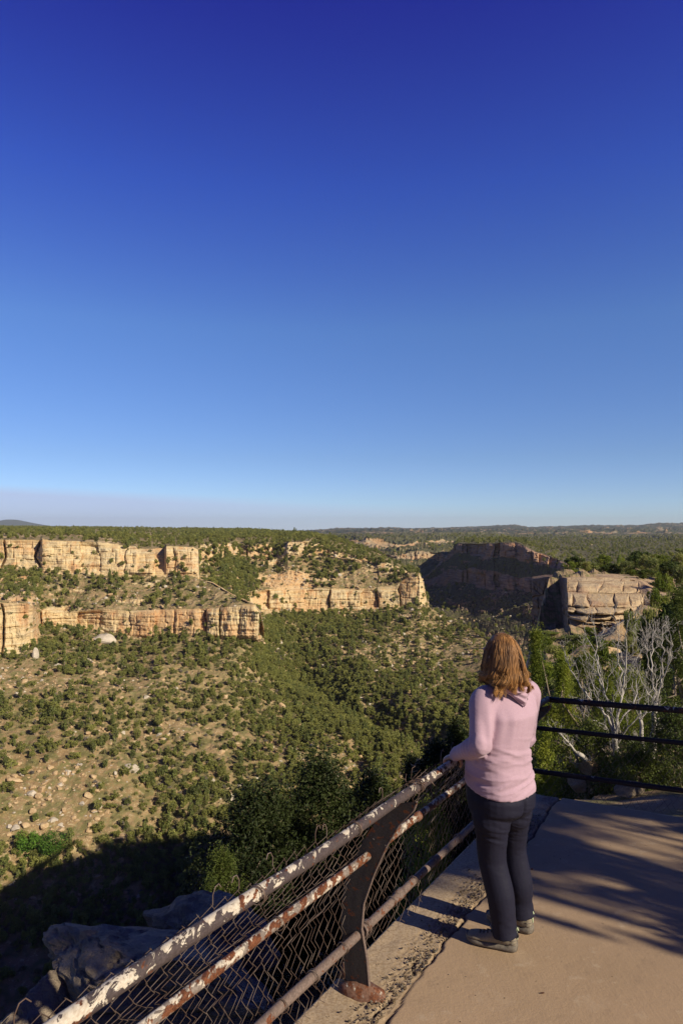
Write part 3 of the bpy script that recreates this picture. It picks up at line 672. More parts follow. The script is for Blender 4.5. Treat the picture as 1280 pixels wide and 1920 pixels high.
rp = np.concatenate([face_points(VT, zT, 5200, wR, 61), face_points(VA, zA, 1500, lambda px, py, c, z, n: (z == 3) * 1.0 + (z >= 5) * 1., 62), face_points(VB, zB, 2400, lambda px, py, c, z, n: (z == 3) * 1.0 * (py > 1060) + (z >= 5) * 1. + (z == 2) * .3, 63), face_points(VC, zC, 1200, lambda px, py, c, z, n: (z >= 4) * 1.0, 64)])
rs = np.clip(R.lognormal(-0.68, 0.55, len(rp)), .15, 1.6); ri = R.integers(0, 8, len(rp)); rr_ = R.uniform(0, 6.28, len(rp)); rt = R.uniform(-.4, .4, (len(rp), 2))
rpx = 640 + FPX * rp[:, 0] / rp[:, 1]; rpy = 990 - FPX * rp[:, 2] / rp[:, 1]
ap = np.where((rpx > 0) & (rpx < 860) & (rpy < 1600) & (rpy > 1150) & ~((rpx > 380) & (rpy > 1460)), rs / rp[:, 1], 0); bigr = np.argsort(-ap)[:120]
selr = np.zeros(len(rp), bool); selr[bigr] = True
for q in bigr:
    o = bpy.data.objects.new('boulder', RM[ri[q]]); C.objects.link(o); o.location = rp[q]; o.scale = (rs[q],) * 3; o.rotation_euler = (rt[q, 0], rt[q, 1], rr_[q])
    pl_ = 'pale grey' if ri[q] % 4 == 0 else 'tan sandstone'
    zn = 'on the scree near the canyon shadow' if rpy[q] > 1430 else ('midway down the far slope' if rpy[q] > 1290 else 'at the foot of the far cliffs')
    tag(o, f'{pl_} boulder lying among junipers {zn}', 'boulder', f'{pl_} boulders {zn}')
scatter_instances('scree', rp[~selr], ri[~selr], rs[~selr], rr_[~selr], rockcol, 'loose sandstone scree strewn over the canyon slopes', 'rocks', tilt=rt[~selr])
def surf_at(V, px, py):
    q = V.reshape(-1, 3); a_ = 640 + FPX * q[:, 0] / q[:, 1]; b_ = 990 - FPX * q[:, 2] / q[:, 1]
    return q[np.argmin((a_ - px) ** 2 + (b_ - py) ** 2)].copy()
def special(px, py, V, sx_, sy_, sz_, rz, seed, mat, label, tilt=0.0):
    me = rock_mesh(seed, 4, 1.0, .10, 8); me.materials.append(mat); o = bpy.data.objects.new('boulder', me); C.objects.link(o)
    o.location = surf_at(V, px, py); o.location.z += sz_ * .4; o.scale = (sx_, sy_, sz_); o.rotation_euler = (0, tilt, rz); tag(o, label, 'boulder')
special(196, 1200, VT, 6.4, 4.0, 2.6, .2, 401, M_PALE, 'big flat pale grey slab below the left cliff band', .16)
special(68, 1232, VT, 1.7, 1.6, 3.0, .1, 402, M_PALE, 'upright pale boulder beside the foot of the leftmost buttress')
special(249, 1440, VT, 2.8, 1.8, 1.5, 0, 403, M_PALE, 'blocky pale boulder alone in the middle of the green slope', .05)
special(33, 1462, VT, 2.7, 1.6, 1.2, .3, 404, M_BOULD, 'flat orange boulder at the left side above the scree', .25)
special(528, 1328, VT, 1.9, 1.8, 2.2, .5, 405, M_BOULD, 'square tan boulder in the drainage right of the cliffs')
special(424, 1308, VT, 2.1, 1.5, 1.4, .2, 406, M_BOULD, 'rounded tan boulder on the green slope below the tip of the left cliff')
special(688, 1271, VT, 2.2, 1.6, 1.2, .2, 407, M_PALE, 'small white boulder amid the green slope left of the woman')
special(232, 1568, VT, 2.4, 1.6, 1.3, .1, 408, M_BOULD, 'golden boulder right at the edge of the canyon shadow')
# bright green scrub oak on the pale scree, lower left
for i, (px_, py_, s_) in enumerate([(62, 1572, 1.35), (102, 1578, 1.7)]):
    b_ = surf_at(VT, px_, py_ + 18)
    r_ = empty('oak_shrub', tuple(b_)); tag(r_, ['bright green scrub oak, left one of the pair on pale scree', 'larger bright green scrub oak touching the canyon shadow edge'][i], 'shrub')
    p_, cc_ = crown_points(2600, 3.0 * s_, 2.0 * s_, 1.9 * s_, 26, 500 + i, .3, .1, .34); v_, f_ = leaf_quads(p_, .26, .7, i, True)
    mk('crown', v_ + np.array(b_), f_, M_GREEN, r_, False); t_ = trunk_mesh(2.4, .14, 6, cc_, 7 + i).build('trunk', M_BARK); t_.parent = r_
# ------------------------------------------------------------------ the near rock point
pxD = np.arange(997, 1275, 0.45)
Dd = [
 {984: (1084, 118), 1020: (1078, 112), 1060: (1077, 100), 1120: (1074, 96), 1200: (1078, 94), 1275: (1084, 92)},
 {984: (1094, 110), 1000: (1086, 103), 1020: (1082, 96), 1045: (1082, 86), 1062: (1084, 80), 1090: (1084, 80), 1150: (1084, 81), 1200: (1090, 80), 1215: (1100, 77), 1232: (1112, 74), 1275: (1120, 72)},
 {984: (1096, 109), 1000: (1089, 102), 1020: (1086, 95), 1045: (1086, 85), 1062: (1094, 78), 1090: (1088, 78.5), 1150: (1092, 79), 1196: (1100, 78), 1205: (1122, 74), 1232: (1124, 72.5), 1275: (1130, 71)},
 {984: (1130, 108), 1000: (1118, 101), 1020: (1115, 94), 1045: (1120, 84), 1064: (1140, 72), 1100: (1150, 69.5), 1150: (1148, 69.5), 1180: (1140, 71), 1196: (1136, 72), 1205: (1150, 71), 1232: (1150, 70), 1275: (1160, 70)},
 {984: (1150, 107), 1000: (1140, 100), 1020: (1140, 93), 1045: (1145, 83.2), 1064: (1156, 73), 1100: (1168, 71), 1150: (1170, 71), 1180: (1158, 72), 1205: (1172, 71.5), 1232: (1175, 70.5), 1275: (1185, 70)},
 {984: (1215, 106), 1020: (1215, 92), 1045: (1220, 82), 1064: (1215, 72), 1100: (1205, 69), 1150: (1205, 68), 1275: (1215, 66)},
 {984: (1330, 100), 1045: (1330, 78), 1064: (1300, 68), 1150: (1270, 64), 1275: (1260, 62)},
]
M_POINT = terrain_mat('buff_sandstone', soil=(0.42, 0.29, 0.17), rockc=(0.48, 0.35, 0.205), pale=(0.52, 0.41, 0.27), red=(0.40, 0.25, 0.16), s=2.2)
def cd2(u, z, seed, big, cell):
    """stacked, round-edged ledges: wavy beds, each with its own joints"""
    w = fbm(u * .16, z * .25, 0 * u, 3, seed)
    zb = z / .82 + .35 * w + .02 * u + .25 * np.sin(z * 1.3)
    lay = np.floor(zb); fz = np.minimum(zb - lay, lay + 1 - zb) * .82
    hl = _h(lay, lay * 0, lay * 0, seed + 1)
    i2, e2, g2, t2 = joints(u / (1.5 + 2.6 * hl) + .25 * fbm(u * .3, z * .8, 0 * u, 3, seed + 2) + hl * 9, seed + 3)
    hb_ = _h(np.round(i2 * 9999), lay, lay * 0, seed + 4)
    r_ = np.minimum(fz * 1.1, e2 * (1.5 + 2.6 * hl) * .8)
    d = 1.15 * np.sqrt(np.clip(r_, 0, .42) / .42) + 1.3 * (hb_ - .5) + 1.1 * (hl - .5)
    d = d + .30 * fbm(u * .6, z * .7, 0 * u, 5, seed + 5) + .14 * fbm(u * .3, z * 5, 0 * u, 3, seed + 6) 
    return d * big
_cd = cliff_disp; cliff_disp = cd2
oD, VD, zD = loft('rock_point', pxD, Dd, [(12, .6, 0, .04), (8, 1, .7, .0), (56, 1, 1.0, .0), (18, 1, 1.2, 0), (34, .9, 1.3, 0.0), (14, .3, .5, .1)], M_POINT, 44, painted_shade=lambda X, Y: np.clip((1066 - (640 + FPX * X / Y)) / 12, 0, 1))  # left face coloured darker to deepen its shade
cliff_disp = _cd

# ------------------------------------------------------------------ nearer trees
def tree_meshes(seed, mat, n, size, cone=0.3, clumps=40, wide=0.5, clump_r=.24, tr=.035, shell=.3, cz=.54, rz=.44):
    p, cc = crown_points(n, wide * .5 * 1.0, rz, cz, clumps, seed, shell, cone, clump_r)
    v, f = leaf_quads(p, size, .55, seed, True)
    return mk('crown', v, f, mat, smooth=False, link=False), trunk_mesh(.8, tr, 14, cc, seed, 6).build('trunk', M_BARK, link=False)
MID = [tree_meshes(600 + i, [M_LEAF, M_NLEAF, M_LEAF2, M_DLEAF][i % 4], 3600, .034, .15 + .1 * i, 26, .95 - .08 * i, .30) for i in range(4)]
NEARB = ['b0', 'b1', 'b2']; NEARX = ['x0', 'x1']; NEARD = ['d0', 'd1']
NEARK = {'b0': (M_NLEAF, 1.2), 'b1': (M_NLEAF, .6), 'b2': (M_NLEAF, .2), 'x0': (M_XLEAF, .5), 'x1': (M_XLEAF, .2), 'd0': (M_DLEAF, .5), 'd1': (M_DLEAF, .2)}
def near_tree(w, h, mat, seed, cone, big=1.0):
    """a juniper at its true size: sprays of small leaves on many short clumps"""
    r = np.random.default_rng(seed); nc = int(70 + 45 * h * w); zc = r.uniform(.04, 1, nc) ** .9
    prof = np.interp(zc, [0, .15, .5, .8, 1], [.75, 1, .95 - .35 * cone, .75 - .55 * cone, .10])
    a_ = r.uniform(0, 2 * PI, nc); q = r.uniform(.25, 1, nc) ** .6 * prof * w / 2 * (1 + .35 * np.sin(a_ * 3 + zc * 9 + seed))
    cc = np.stack([q * np.cos(a_), q * np.sin(a_), zc * h], 1)
    n = int(min(42000, 26000 * (.4 + h * w / 3))); k = r.choice(nc, n); cr = r.uniform(.07, .17, nc)[k][:, None] * (.6 + .4 * w) * big ** .5
    d = r.normal(size=(n, 3)); d /= np.linalg.norm(d, axis=1)[:, None]; d[:, 2] = d[:, 2] * 1.25 + .25
    p = cc[k] + d * cr * r.uniform(.2, 1.1, (n, 1))
    v, f = leaf_quads(p, .017 * big, .55, seed, True)
    return mk('crown', v, f, mat, smooth=False, link=False), trunk_mesh(h * .8, .03 + .02 * w, 16, cc, seed, 6).build('trunk', M_BARK, link=False)
def plant(px, Y, top, wpx, kind, label, cat='tree', name='juniper_tree', rz=0.0, z=None, x=None, lean=0.0):
    X = (px - 640) / FPX * Y if x is None else x
    zb = near_at(X, Y) - .05 if z is None else z
    zt = (990 - top) / FPX * Y
    h = zt - zb; w = wpx / FPX * Y
    if kind in NEARK:
        mat_, cone_ = NEARK[kind]; plant.n += 1; zb = max(zb, zt - 3.6 * w - 1.2); h = zt - zb
        r_ = empty(name, (X, Y, zb), rz)
        for s_ in near_tree(w, h * .96, mat_, 900 + plant.n, cone_, 1.9 if mat_ is M_XLEAF else 1.0): C.objects.link(s_); s_.parent = r_
        tag(r_, label, cat); return r_
    c_, t_ = kind
    bx = max(v[0] for v in (c_.bound_box[0], c_.bound_box[6])) * 2
    r_ = empty(name, (X, Y, zb), rz); r_.scale = (w / bx, w / bx, h); r_.rotation_euler[0] = lean
    for s_ in (c_, t_):
        q = s_.copy(); C.objects.link(q); q.parent = r_
    tag(r_, label, cat); return r_
plant.n = 0
plant(1003, 10.8, 1168, 100, NEARB[0], 'bright green juniper with a pointed spire just right of the woman\'s head')
plant(968, 10.2, 1222, 90, NEARB[1], 'bright juniper directly behind the woman\'s right shoulder', rz=1)
plant(1052, 11.6, 1215, 110, NEARB[0], 'bright juniper standing behind the left limbs of the bare tree', rz=2)
plant(1098, 13.5, 1222, 140, NEARB[1], 'bright green juniper behind the middle of the bare tree', rz=3)
plant(1028, 9.2, 1300, 150, NEARB[2], 'low bushy juniper beyond the rail corner', 'shrub', 'juniper_shrub', rz=4)
plant(1100, 8.6, 1345, 120, NEARD[1], 'dark low juniper between the rail and the bare tree', 'shrub', 'juniper_shrub', rz=5)
plant(1188, 15.5, 1258, 120, NEARB[2], 'bright round juniper between the two bare trees', rz=5)
plant(1275, 9.8, 1092, 125, NEARD[0], 'tall dark juniper cut off by the right side of the photo', rz=1)
plant(1262, 8.0, 1330, 150, NEARD[1], 'dark spreading juniper low behind the right end of the rail', 'shrub', 'juniper_shrub', rz=2)
plant(1185, 7.8, 1400, 120, NEARD[1], 'dark low juniper at the foot of the right bare tree', 'shrub', 'juniper_shrub', rz=3)
plant(1245, 13, 1195, 110, NEARB[1], 'bright juniper behind the tall dark juniper at right', rz=6)
plant(1180, 40, 1122, 42, MID[2], 'dark upright juniper against the foot of the tan rock point', rz=1)
plant(1196, 36, 1168, 70, MID[0], 'olive juniper in the gully below the tan rock point', rz=2)
plant(1128, 30, 1190, 60, MID[1], 'yellowish shrub under the left end of the rock point', 'shrub', 'juniper_shrub', rz=3)
plant(1235, 26, 1150, 80, MID[1], 'yellow green juniper right of the tan rock point', rz=4)
plant(1272, 33, 1108, 70, MID[3], 'dark juniper above the right end of the gully', rz=5)
plant(1150, 20, 1235, 70, MID[1], 'small yellow green shrub on the gully slope', 'shrub', 'juniper_shrub', rz=6)
plant(1215, 21, 1225, 80, MID[0], 'olive shrub on the gully slope right of the small yellow one', 'shrub', 'juniper_shrub', rz=7)
for i, (px_, Y_, t_, w_) in enumerate([(1020, 60, 1192, 34), (1048, 52, 1200, 44), (1072, 56, 1186, 40), (1095, 48, 1200, 46), (1108, 62, 1176, 30), (1130, 50, 1210, 44), (1085, 36, 1225, 56), (1120, 40, 1240, 50), (1150, 45, 1200, 44), (1168, 30, 1250, 60), (1200, 44, 1170, 50), (1218, 50, 1150, 44), (1210, 30, 1235, 64), (1240, 40, 1150, 56), (1060, 26, 1262, 60), (1140, 26, 1290, 60), (1200, 22, 1290, 70), (1236, 34, 1185, 60), (1262, 46, 1122, 50), (1186, 52, 1158, 34), (1032, 66, 1188, 34), (1066, 64, 1196, 40), (1046, 40, 1232, 56), (1088, 60, 1190, 34), (1112, 54, 1196, 40), (1142, 58, 1184, 36), (1100, 32, 1262, 60), (1020, 34, 1240, 50)]):
    tag(plant(px_, Y_, t_ - 4, w_ * 1.45, MID[[1, 0, 2, 1][i % 4]], 'x', rz=i * 2.1), f"{['yellow green', 'olive', 'deep green', 'yellow green'][i % 4]} juniper in the gully between the bare trees and the rock point", 'tree', f"{['yellow green', 'olive', 'deep green', 'yellow green'][i % 4]} junipers in the gully")
plant(1015, 8.4, 1345, 110, NEARB[1], 'bright low juniper filling the corner behind the rails', 'shrub', 'juniper_shrub', rz=2)
plant(1268, 20, 1066, 105, MID[3], 'tall dark juniper behind the right edge, its crown reaching the mesa rim', rz=1)
plant(1236, 27, 1080, 80, MID[0], 'olive juniper standing between the rock point and the tall dark juniper', rz=2)
plant(1228, 60, 1096, 42, MID[1], 'yellow green juniper close against the right shoulder of the rock point', rz=3)
plant(1282, 14, 1135, 110, MID[1], 'yellow green juniper half cut by the right side above the dark one', rz=4)
plant(1150, 12.5, 1300, 130, NEARB[0], 'bright juniper directly behind the trunk of the fan shaped dead tree', rz=2)
plant(1225, 11.5, 1330, 120, NEARB[2], 'yellow green juniper behind the trunk of the second dead tree', rz=6)
# on top of the point
tops = [(1068, 92, 1050, 34), (1080, 100, 1046, 30), (1098, 96, 1056, 26), (1112, 98, 1052, 34), (1130, 104, 1046, 40), (1146, 96, 1058, 30), (1160, 102, 1050, 36), (1175, 94, 1055, 40), (1166, 118, 1034, 34), (1196, 112, 1020, 50), (1205, 98, 1038, 44), (1222, 92, 1046, 44), (1238, 105, 1036, 46), (1252, 88, 1052, 46), (1264, 98, 1034, 44), (1277, 80, 1046, 56), (1245, 76, 1074, 50), (1225, 80, 1084, 34), (1262, 70, 1090, 50), (1120, 112, 1048, 36), (1090, 110, 1048, 30), (1147, 112, 1042, 36), (1215, 118, 1030, 46), (1285, 110, 1030, 50), (1186, 90, 1066, 30), (1205, 86, 1072, 30), (1240, 66, 1112, 44), (1270, 60, 1128, 50), (1252, 55, 1150, 50)]
for i, (px_, Y_, t_, w_) in enumerate(tops):
    kd = [1, 3, 0, 2][i % 4]
    tag(plant(px_, Y_, t_ - (9 if i % 3 else 0), w_ * 1.05, MID[kd], 'x', rz=i * 1.7),
        f"{['yellow green', 'dark green', 'olive', 'deep green'][[1, 3, 0, 2].index(kd)]} juniper {'on top of the tan rock point' if t_ < 1060 else 'at the right shoulder of the tan rock point'}", 'tree', f"junipers {['yellow green', 'dark green', 'olive', 'deep green'][[1, 3, 0, 2].index(kd)]} {'on the rock point' if t_ < 1060 else 'at its shoulder'}")
# big shaded juniper below the left rail, and neighbours
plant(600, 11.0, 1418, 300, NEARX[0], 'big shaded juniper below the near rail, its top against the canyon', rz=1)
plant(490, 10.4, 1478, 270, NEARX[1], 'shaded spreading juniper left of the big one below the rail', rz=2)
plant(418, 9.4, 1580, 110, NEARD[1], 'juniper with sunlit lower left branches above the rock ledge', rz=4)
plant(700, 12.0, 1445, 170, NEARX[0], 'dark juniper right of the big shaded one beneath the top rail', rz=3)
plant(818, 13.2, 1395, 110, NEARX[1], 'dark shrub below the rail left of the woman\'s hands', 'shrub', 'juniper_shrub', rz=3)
plant(800, 8.6, 1490, 130, NEARB[2], 'sunlit yellow green juniper seen through the mesh left of the woman', 'shrub', 'juniper_shrub', rz=5, z=-6.2)
plant(770, 15.5, 1418, 60, NEARX[0], 'small dark tree in front of the dark boulders', rz=5)
plant.n += 0
# trees beside the walk that throw the streaky shade (to the right, outside the view)
def beside(X, Y, top_z, w, kind, rz):
    r_ = empty('juniper_tree', (X, Y, near_at(X, Y)), rz); zb = r_.location.z
    bx = max(v[0] for v in (kind[0].bound_box[0], kind[0].bound_box[6])) * 2
    r_.scale = (w / bx, w / bx, top_z - zb)
    for s_ in kind:
        q = s_.copy(); C.objects.link(q); q.parent = r_
    return r_
SPARSE = [tree_meshes(650 + i, M_DLEAF, 2500, .026, .2, 22, 1.0, .12, .026, .25) for i in range(2)] + [tree_meshes(660, M_DLEAF, 9000, .022, .1, 40, .95, .2, .022, .2, .82, .15)]
for (cc_, ss_, tz, w_, k_) in ((4.75, 6.0, 4.8, 1.9, 0), (5.6, 5.0, 2.6, 2.4, 1), (6.2, 3.6, 1.2, 1.8, 0), (4.75, 9.5, 7.0, 2.3, 2), (6.9, 6.2, 2.6, 3.0, 1), (7.7, 3.2, 1.9, 2.0, 0), (13.8, 1.5, 2.6, 4.2, 1), (4.3, 3.5, 1.1, 1.1, 0), (4.1, 6.2, 3.4, .8, 1)):  # some added out of view only to shade ledge, boulder and juniper below
    q_ = beside(cc_ * .587 + ss_ * .81, cc_ * .81 - ss_ * .587, tz, w_, SPARSE[k_], cc_)
    tag(q_, 'juniper outside the right side of the view, one of several shading the walk and the slope below', 'tree', 'junipers beside the walk')
# boulders
def rock(px, py, Y, sx_, sy_, sz_, rz, seed, mat, label, n=5, name='boulder', tilt=0., cat='boulder', rough=.13):
    me = rock_mesh(seed, n, 1.0, rough, 7); me.materials.append(mat); o = bpy.data.objects.new(name, me); C.objects.link(o)
    o.location = W(px, py, Y); o.scale = (sx_, sy_, sz_); o.rotation_euler = (0, tilt, rz); tag(o, label, cat); return o
M_LEDGE = rockmat('grey_ledge_rock', (0.21, 0.165, 0.12), (0.34, 0.275, 0.20), (0.15, 0.11, 0.08), 3.0)
rock(300, 1838, 6.9, 1.2, 1.35, .62, .9, 501, M_LEDGE, 'rounded grey rock ledge below the fence at lower left', 6, 'rock_ledge', .1, 'rock', .30)
rock(120, 2010, 6.4, 1.35, 1.2, .95, .2, 502, M_LEDGE, 'lower shaded grey rock shoulder at the bottom left corner', 6, 'rock_ledge', .25, 'rock', .30)
rock(385, 1765, 7.6, .62, .9, .42, .9, 503, M_LEDGE, 'thin bedded grey slab on top of the rock ledge, behind the rail', 5, 'rock_ledge', 0, 'rock', .30)
plant(856, 13.0, 1350, 70, NEARX[0], 'dark shrub clump directly left of the woman\'s elbow', 'shrub', 'juniper_shrub', rz=1)
rock(806, 1442, 15.0, .3, .4, .26, .9, 505, M_LEDGE, 'smaller dark boulder below left of the rounded one')
for i, (px_, py_, Y_, s_) in enumerate([(1040, 1395, 9.3, .28), (1105, 1440, 8.4, .22), (1140, 1408, 10, .3), (1080, 1470, 7.6, .2), (1180, 1480, 7.3, .25), (1010, 1430, 8.6, .25), (1240, 1455, 8.6, .35)]):
    rock(px_, py_, Y_, s_ * .8, s_ * .6, s_ * .42, i, 520 + i, M_BOULD if i % 2 else M_LEDGE, ['tan rock behind the rail corner', 'low grey rock beside the fallen limbs', 'tan rock under the left bare tree'][i % 3] if i < 3 else ['', '', '', 'orange rock close to the back rail post', 'grey rock in front of the left bare trunk', 'orange rock beside the woman\'s hip beyond the mesh', 'pale grey rock right of the right bare trunk'][i], 3)
for i, (px_, py_, Y_, s_) in enumerate([(1120, 1240, 44, 2.0), (1160, 1220, 50, 2.2), (1140, 1290, 32, 1.6), (1175, 1262, 36, 1.5), (1205, 1195, 56, 2.3), (1222, 1160, 60, 2.0), (1110, 1300, 28, 1.1), (1085, 1262, 40, 1.8), (1165, 1330, 22, .9), (1150, 1195, 60, 1.9)]):
    rock(px_, py_, Y_, s_ * 1.25, s_, s_ * .75, i * .8, 540 + i, M_BOULD, 'x', 4)
    tag(C.objects[-1], 'tan sandstone block tumbled in the gully below the rock point', 'boulder', 'sandstone blocks in the gully')

# ------------------------------------------------------------------ dead trees
def limb(mb, pts, r0, r1, rnd, twigs, depth=0):
    pts = [np.array(p, float) for p in pts]
    # subdivide and jitter
    out = []
    for a, b in zip(pts[:-1], pts[1:]):
        for q in range(4):
            t = q / 4; j = np.linalg.norm(b - a) * .035
            out.append(a * (1 - t) + b * t + (np.array([rnd.gauss(0, j), rnd.gauss(0, j), rnd.gauss(0, j)]) if (q or out) else 0))
    out.append(pts[-1]); rad_ = np.linspace(r0, r1, len(out))
    mb.tube(out, rad_, 6 if depth == 0 else 4)
    if depth >= 3: return
    ln = sum(np.linalg.norm(b - a) for a, b in zip(out[:-1], out[1:]))
    for q in range(twigs):
        i = rnd.randrange(max(1, len(out) // 5), len(out) - 1); d = out[i + 1] - out[i]; d /= np.linalg.norm(d) + 1e-9
        s_ = np.array([rnd.gauss(0, 1), rnd.gauss(0, .6), rnd.gauss(0.5, .7)]); s_ -= d * s_.dot(d) * .5; s_ /= np.linalg.norm(s_)
        dd = d * .75 + s_ * .75; dd /= np.linalg.norm(dd); l = ln * rnd.uniform(.22, .5) * (1 - .4 * i / len(out))
        m_ = out[i] + dd * l * .5 + np.array([rnd.gauss(0, l * .08), 0, rnd.gauss(0, l * .08)])
        limb(mb, [out[i], m_, out[i] + dd * l + np.array([0, 0, l * .15])], rad_[i] * .55, max(.0016, rad_[i] * .12), rnd, max(2, twigs - 2), depth + 1)
def dead_tree(name, trunk, limbs, Y, r0, seed, label):
    rnd = random.Random(seed); base = W(*trunk[0], Y); root = empty(name, tuple(base)); tag(root, label, 'dead tree')
    m0 = MB(); tp = [W(p[0], p[1], Y) for p in trunk]; limb(m0, tp, r0, r0 * .75, rnd, 0, 3); m0.build('trunk', M_DEAD, root)
    for k, (path, rr) in enumerate(limbs):
        mb = MB(); dy = rnd.uniform(-.5, .6); n = len(path)
        limb(mb, [W(p[0], p[1], Y + dy * q / n) for q, p in enumerate(path)], r0 * rr * .70, .0022, rnd, 7, 0); mb.build('limb', M_DEAD, root)
dead_tree('dead_tree', [(1160, 1458), (1156, 1420), (1153, 1380)], [
  ([(1153, 1382), (1138, 1345), (1112, 1318), (1090, 1292), (1064, 1245), (1050, 1205)], .55),
  ([(1153, 1380), (1146, 1340), (1130, 1290), (1118, 1230), (1092, 1168)], .5),
  ([(1154, 1378), (1160, 1330), (1166, 1290), (1158, 1230), (1160, 1160)], .55),
  ([(1130, 1290), (1118, 1250), (1116, 1210), (1110, 1160)], .3),
  ([(1166, 1290), (1174, 1240), (1172, 1190), (1178, 1150)], .35),
  ([(1155, 1376), (1168, 1342), (1186, 1325), (1196, 1290), (1190, 1240), (1204, 1215)], .3),
  ([(1156, 1400), (1176, 1362), (1200, 1340), (1238, 1326)], .32),
  ([(1155, 1395), (1135, 1360), (1110, 1350), (1085, 1330), (1068, 1300)], .3),
  ([(1158, 1440), (1130, 1400), (1105, 1390), (1085, 1372)], .22),
  ([(1160, 1440), (1172, 1420), (1188, 1400), (1194, 1380)], .18)], 8.8, .050, 5, 'pale bare dead tree with a fan of limbs behind the middle of the back rail')
dead_tree('dead_tree', [(1222, 1430), (1224, 1380), (1230, 1325)], [
  ([(1230, 1325), (1234, 1300), (1243, 1270)], .6),
  ([(1231, 1318), (1212, 1300), (1200, 1270), (1190, 1240)], .3),
  ([(1229, 1325), (1222, 1270), (1222, 1220), (1228, 1165)], .5),
  ([(1222, 1270), (1212, 1230), (1206, 1190), (1200, 1165)], .28),
  ([(1240, 1290), (1242, 1240), (1240, 1200), (1246, 1155)], .35),
  ([(1243, 1270), (1256, 1240), (1258, 1200), (1250, 1172)], .3),
  ([(1228, 1350), (1250, 1340), (1270, 1336), (1290, 1330)], .22),
  ([(1226, 1370), (1240, 1365), (1262, 1372)], .18)], 9.0, .042, 9, 'second bare dead tree, right of the fan shaped one')
dead_tree('dead_tree', [(1208, 1420), (1202, 1380), (1200, 1350)], [([(1200, 1352), (1196, 1320), (1192, 1290)], .6), ([(1200, 1360), (1212, 1330), (1216, 1300)], .5)], 9.6, .035, 12, 'short dead snag between the two bare trees')
dead_tree('fallen_limb', [(1160, 1462), (1120, 1440), (1080, 1412)], [([(1080, 1412), (1058, 1385), (1038, 1366)], .6), ([(1120, 1440), (1095, 1432), (1066, 1428)], .5), ([(1110, 1433), (1100, 1405), (1078, 1384)], .4)], 8.4, .04, 15, 'grey fallen limbs lying left of the fan shaped dead tree')
#@@P5
# ------------------------------------------------------------------ the concrete walk
P0 = np.array([0.076, 3.24]); UU = np.array([0.5037, 0.8639]); NI = np.array([0.8639, -0.5037])
def F(t, o, h=0.0):
    t, o, h = np.broadcast_arrays(np.asarray(t, float), np.asarray(o, float), np.asarray(h, float))
    x = P0[0] + UU[0] * t + NI[0] * o; y = P0[1] + UU[1] * t + NI[1] * o
    return np.stack([x, y, gz(y) + h], -1)
def concrete_mat():
    m, nt, b = newmat('weathered_concrete')
    n1 = noise(nt, 1.1, 5); n2 = noise(nt, 9, 6, .7); n3 = noise(nt, 70, 4, .7); n4 = noise(nt, 260, 2, .6)
    mpv = nt.nodes.new('ShaderNodeMapping'); mpv.inputs['Rotation'].default_value = (0, 0, 0.53); mpv.inputs['Scale'].default_value = (60, 2.5, 60)
    t_ = nt.nodes.new('ShaderNodeTexCoord'); nt.links.new(t_.outputs['Object'], mpv.inputs[0]); br = noise(nt, 1.0, 4, .6, vec=mpv.outputs[0])
    c = mix(nt, ramp(nt, n1, [(.35, 0.), (.68, 1.)]), (0.40, 0.28, 0.175), (0.335, 0.235, 0.145))
    c = mix(nt, ramp(nt, n2, [(.58, 0.), (.72, .5)]), c, (0.52, 0.42, 0.30))
    c = mix(nt, ramp(nt, n2, [(.28, .45), (.42, 0.)]), c, (0.24, 0.17, 0.11))
    c = mix(nt, ramp(nt, n4, [(.28, .5), (.38, 0.)]), c, (0.16, 0.12, 0.09))
    n6 = noise(nt, .45, 6, .7); c = mix(nt, ramp(nt, n6, [(.50, 0.), (.64, .45)]), c, (0.25, 0.18, 0.12)); n7 = noise(nt, 3.3, 5, .6, dist=1.2); c = mix(nt, ramp(nt, n7, [(.60, 0.), (.68, .35)]), c, (0.47, 0.36, 0.25))
    st = attr(nt, 'strip')
    agg = mix(nt, ramp(nt, n3, [(.40, 0.), (.60, 1.)]), (0.29, 0.205, 0.12), (0.46, 0.36, 0.24)); agg = mix(nt, ramp(nt, n3, [(.62, 0.), (.70, .8)]), agg, (0.20, 0.10, 0.07))
    c = mix(nt, mth('MULTIPLY', st, .8, nt=nt), c, agg)
    c = mix(nt, attr(nt, 'crack'), c, (0.05, 0.035, 0.025))
    nt.links.new(c, b.inputs['Base Color']); b.inputs['Roughness'].default_value = .92
    h = mth('ADD', mth('ADD', mth('MULTIPLY', n2, .6, nt=nt), mth('MULTIPLY', n3, .25, nt=nt), nt=nt), mth('MULTIPLY', br, .13, nt=nt), nt=nt)
    bump(nt, b, h, .55, .012); return m
M_CONC = concrete_mat()
tt = np.arange(-5.2, 3.22, .016); ov = np.concatenate([[-.13], np.arange(-.125, .62, .0085), np.geomspace(.63, 9.5, 60)])
TT, OV = np.meshgrid(tt, ov, indexing='ij')
oc = .20 + .035 * fbm(TT * 1.3, 0 * TT, 0 * TT + 2, 3, 5) + .02 * fbm(TT * 12, OV * 0, 0 * TT, 3, 6) + .025 * np.exp(-((TT + .05) / .12) ** 2)
cw = .005 + .010 * np.clip(fbm(TT * 5, 0 * TT, 0 * TT, 3, 8) + .25, 0, 1)
crack = np.exp(-((OV - oc) / cw) ** 2) * (OV < .6) * np.clip(1.25 + 1.5 * fbm(TT * 2.2, 0 * TT, 0 * TT, 2, 18), .1, 1)
c2 = np.exp(-((OV - oc + .05 + .02 * fbm(TT * 9, 0 * TT, 0 * TT, 2, 28)) / .006) ** 2) * (np.abs(TT + .1) < .45) * (fbm(TT * 6, 0 * TT, 0 * TT, 2, 38) > -.1)
crack = np.clip(crack + c2, 0, 1)
strip = np.clip((oc - OV) / .02, 0, 1)
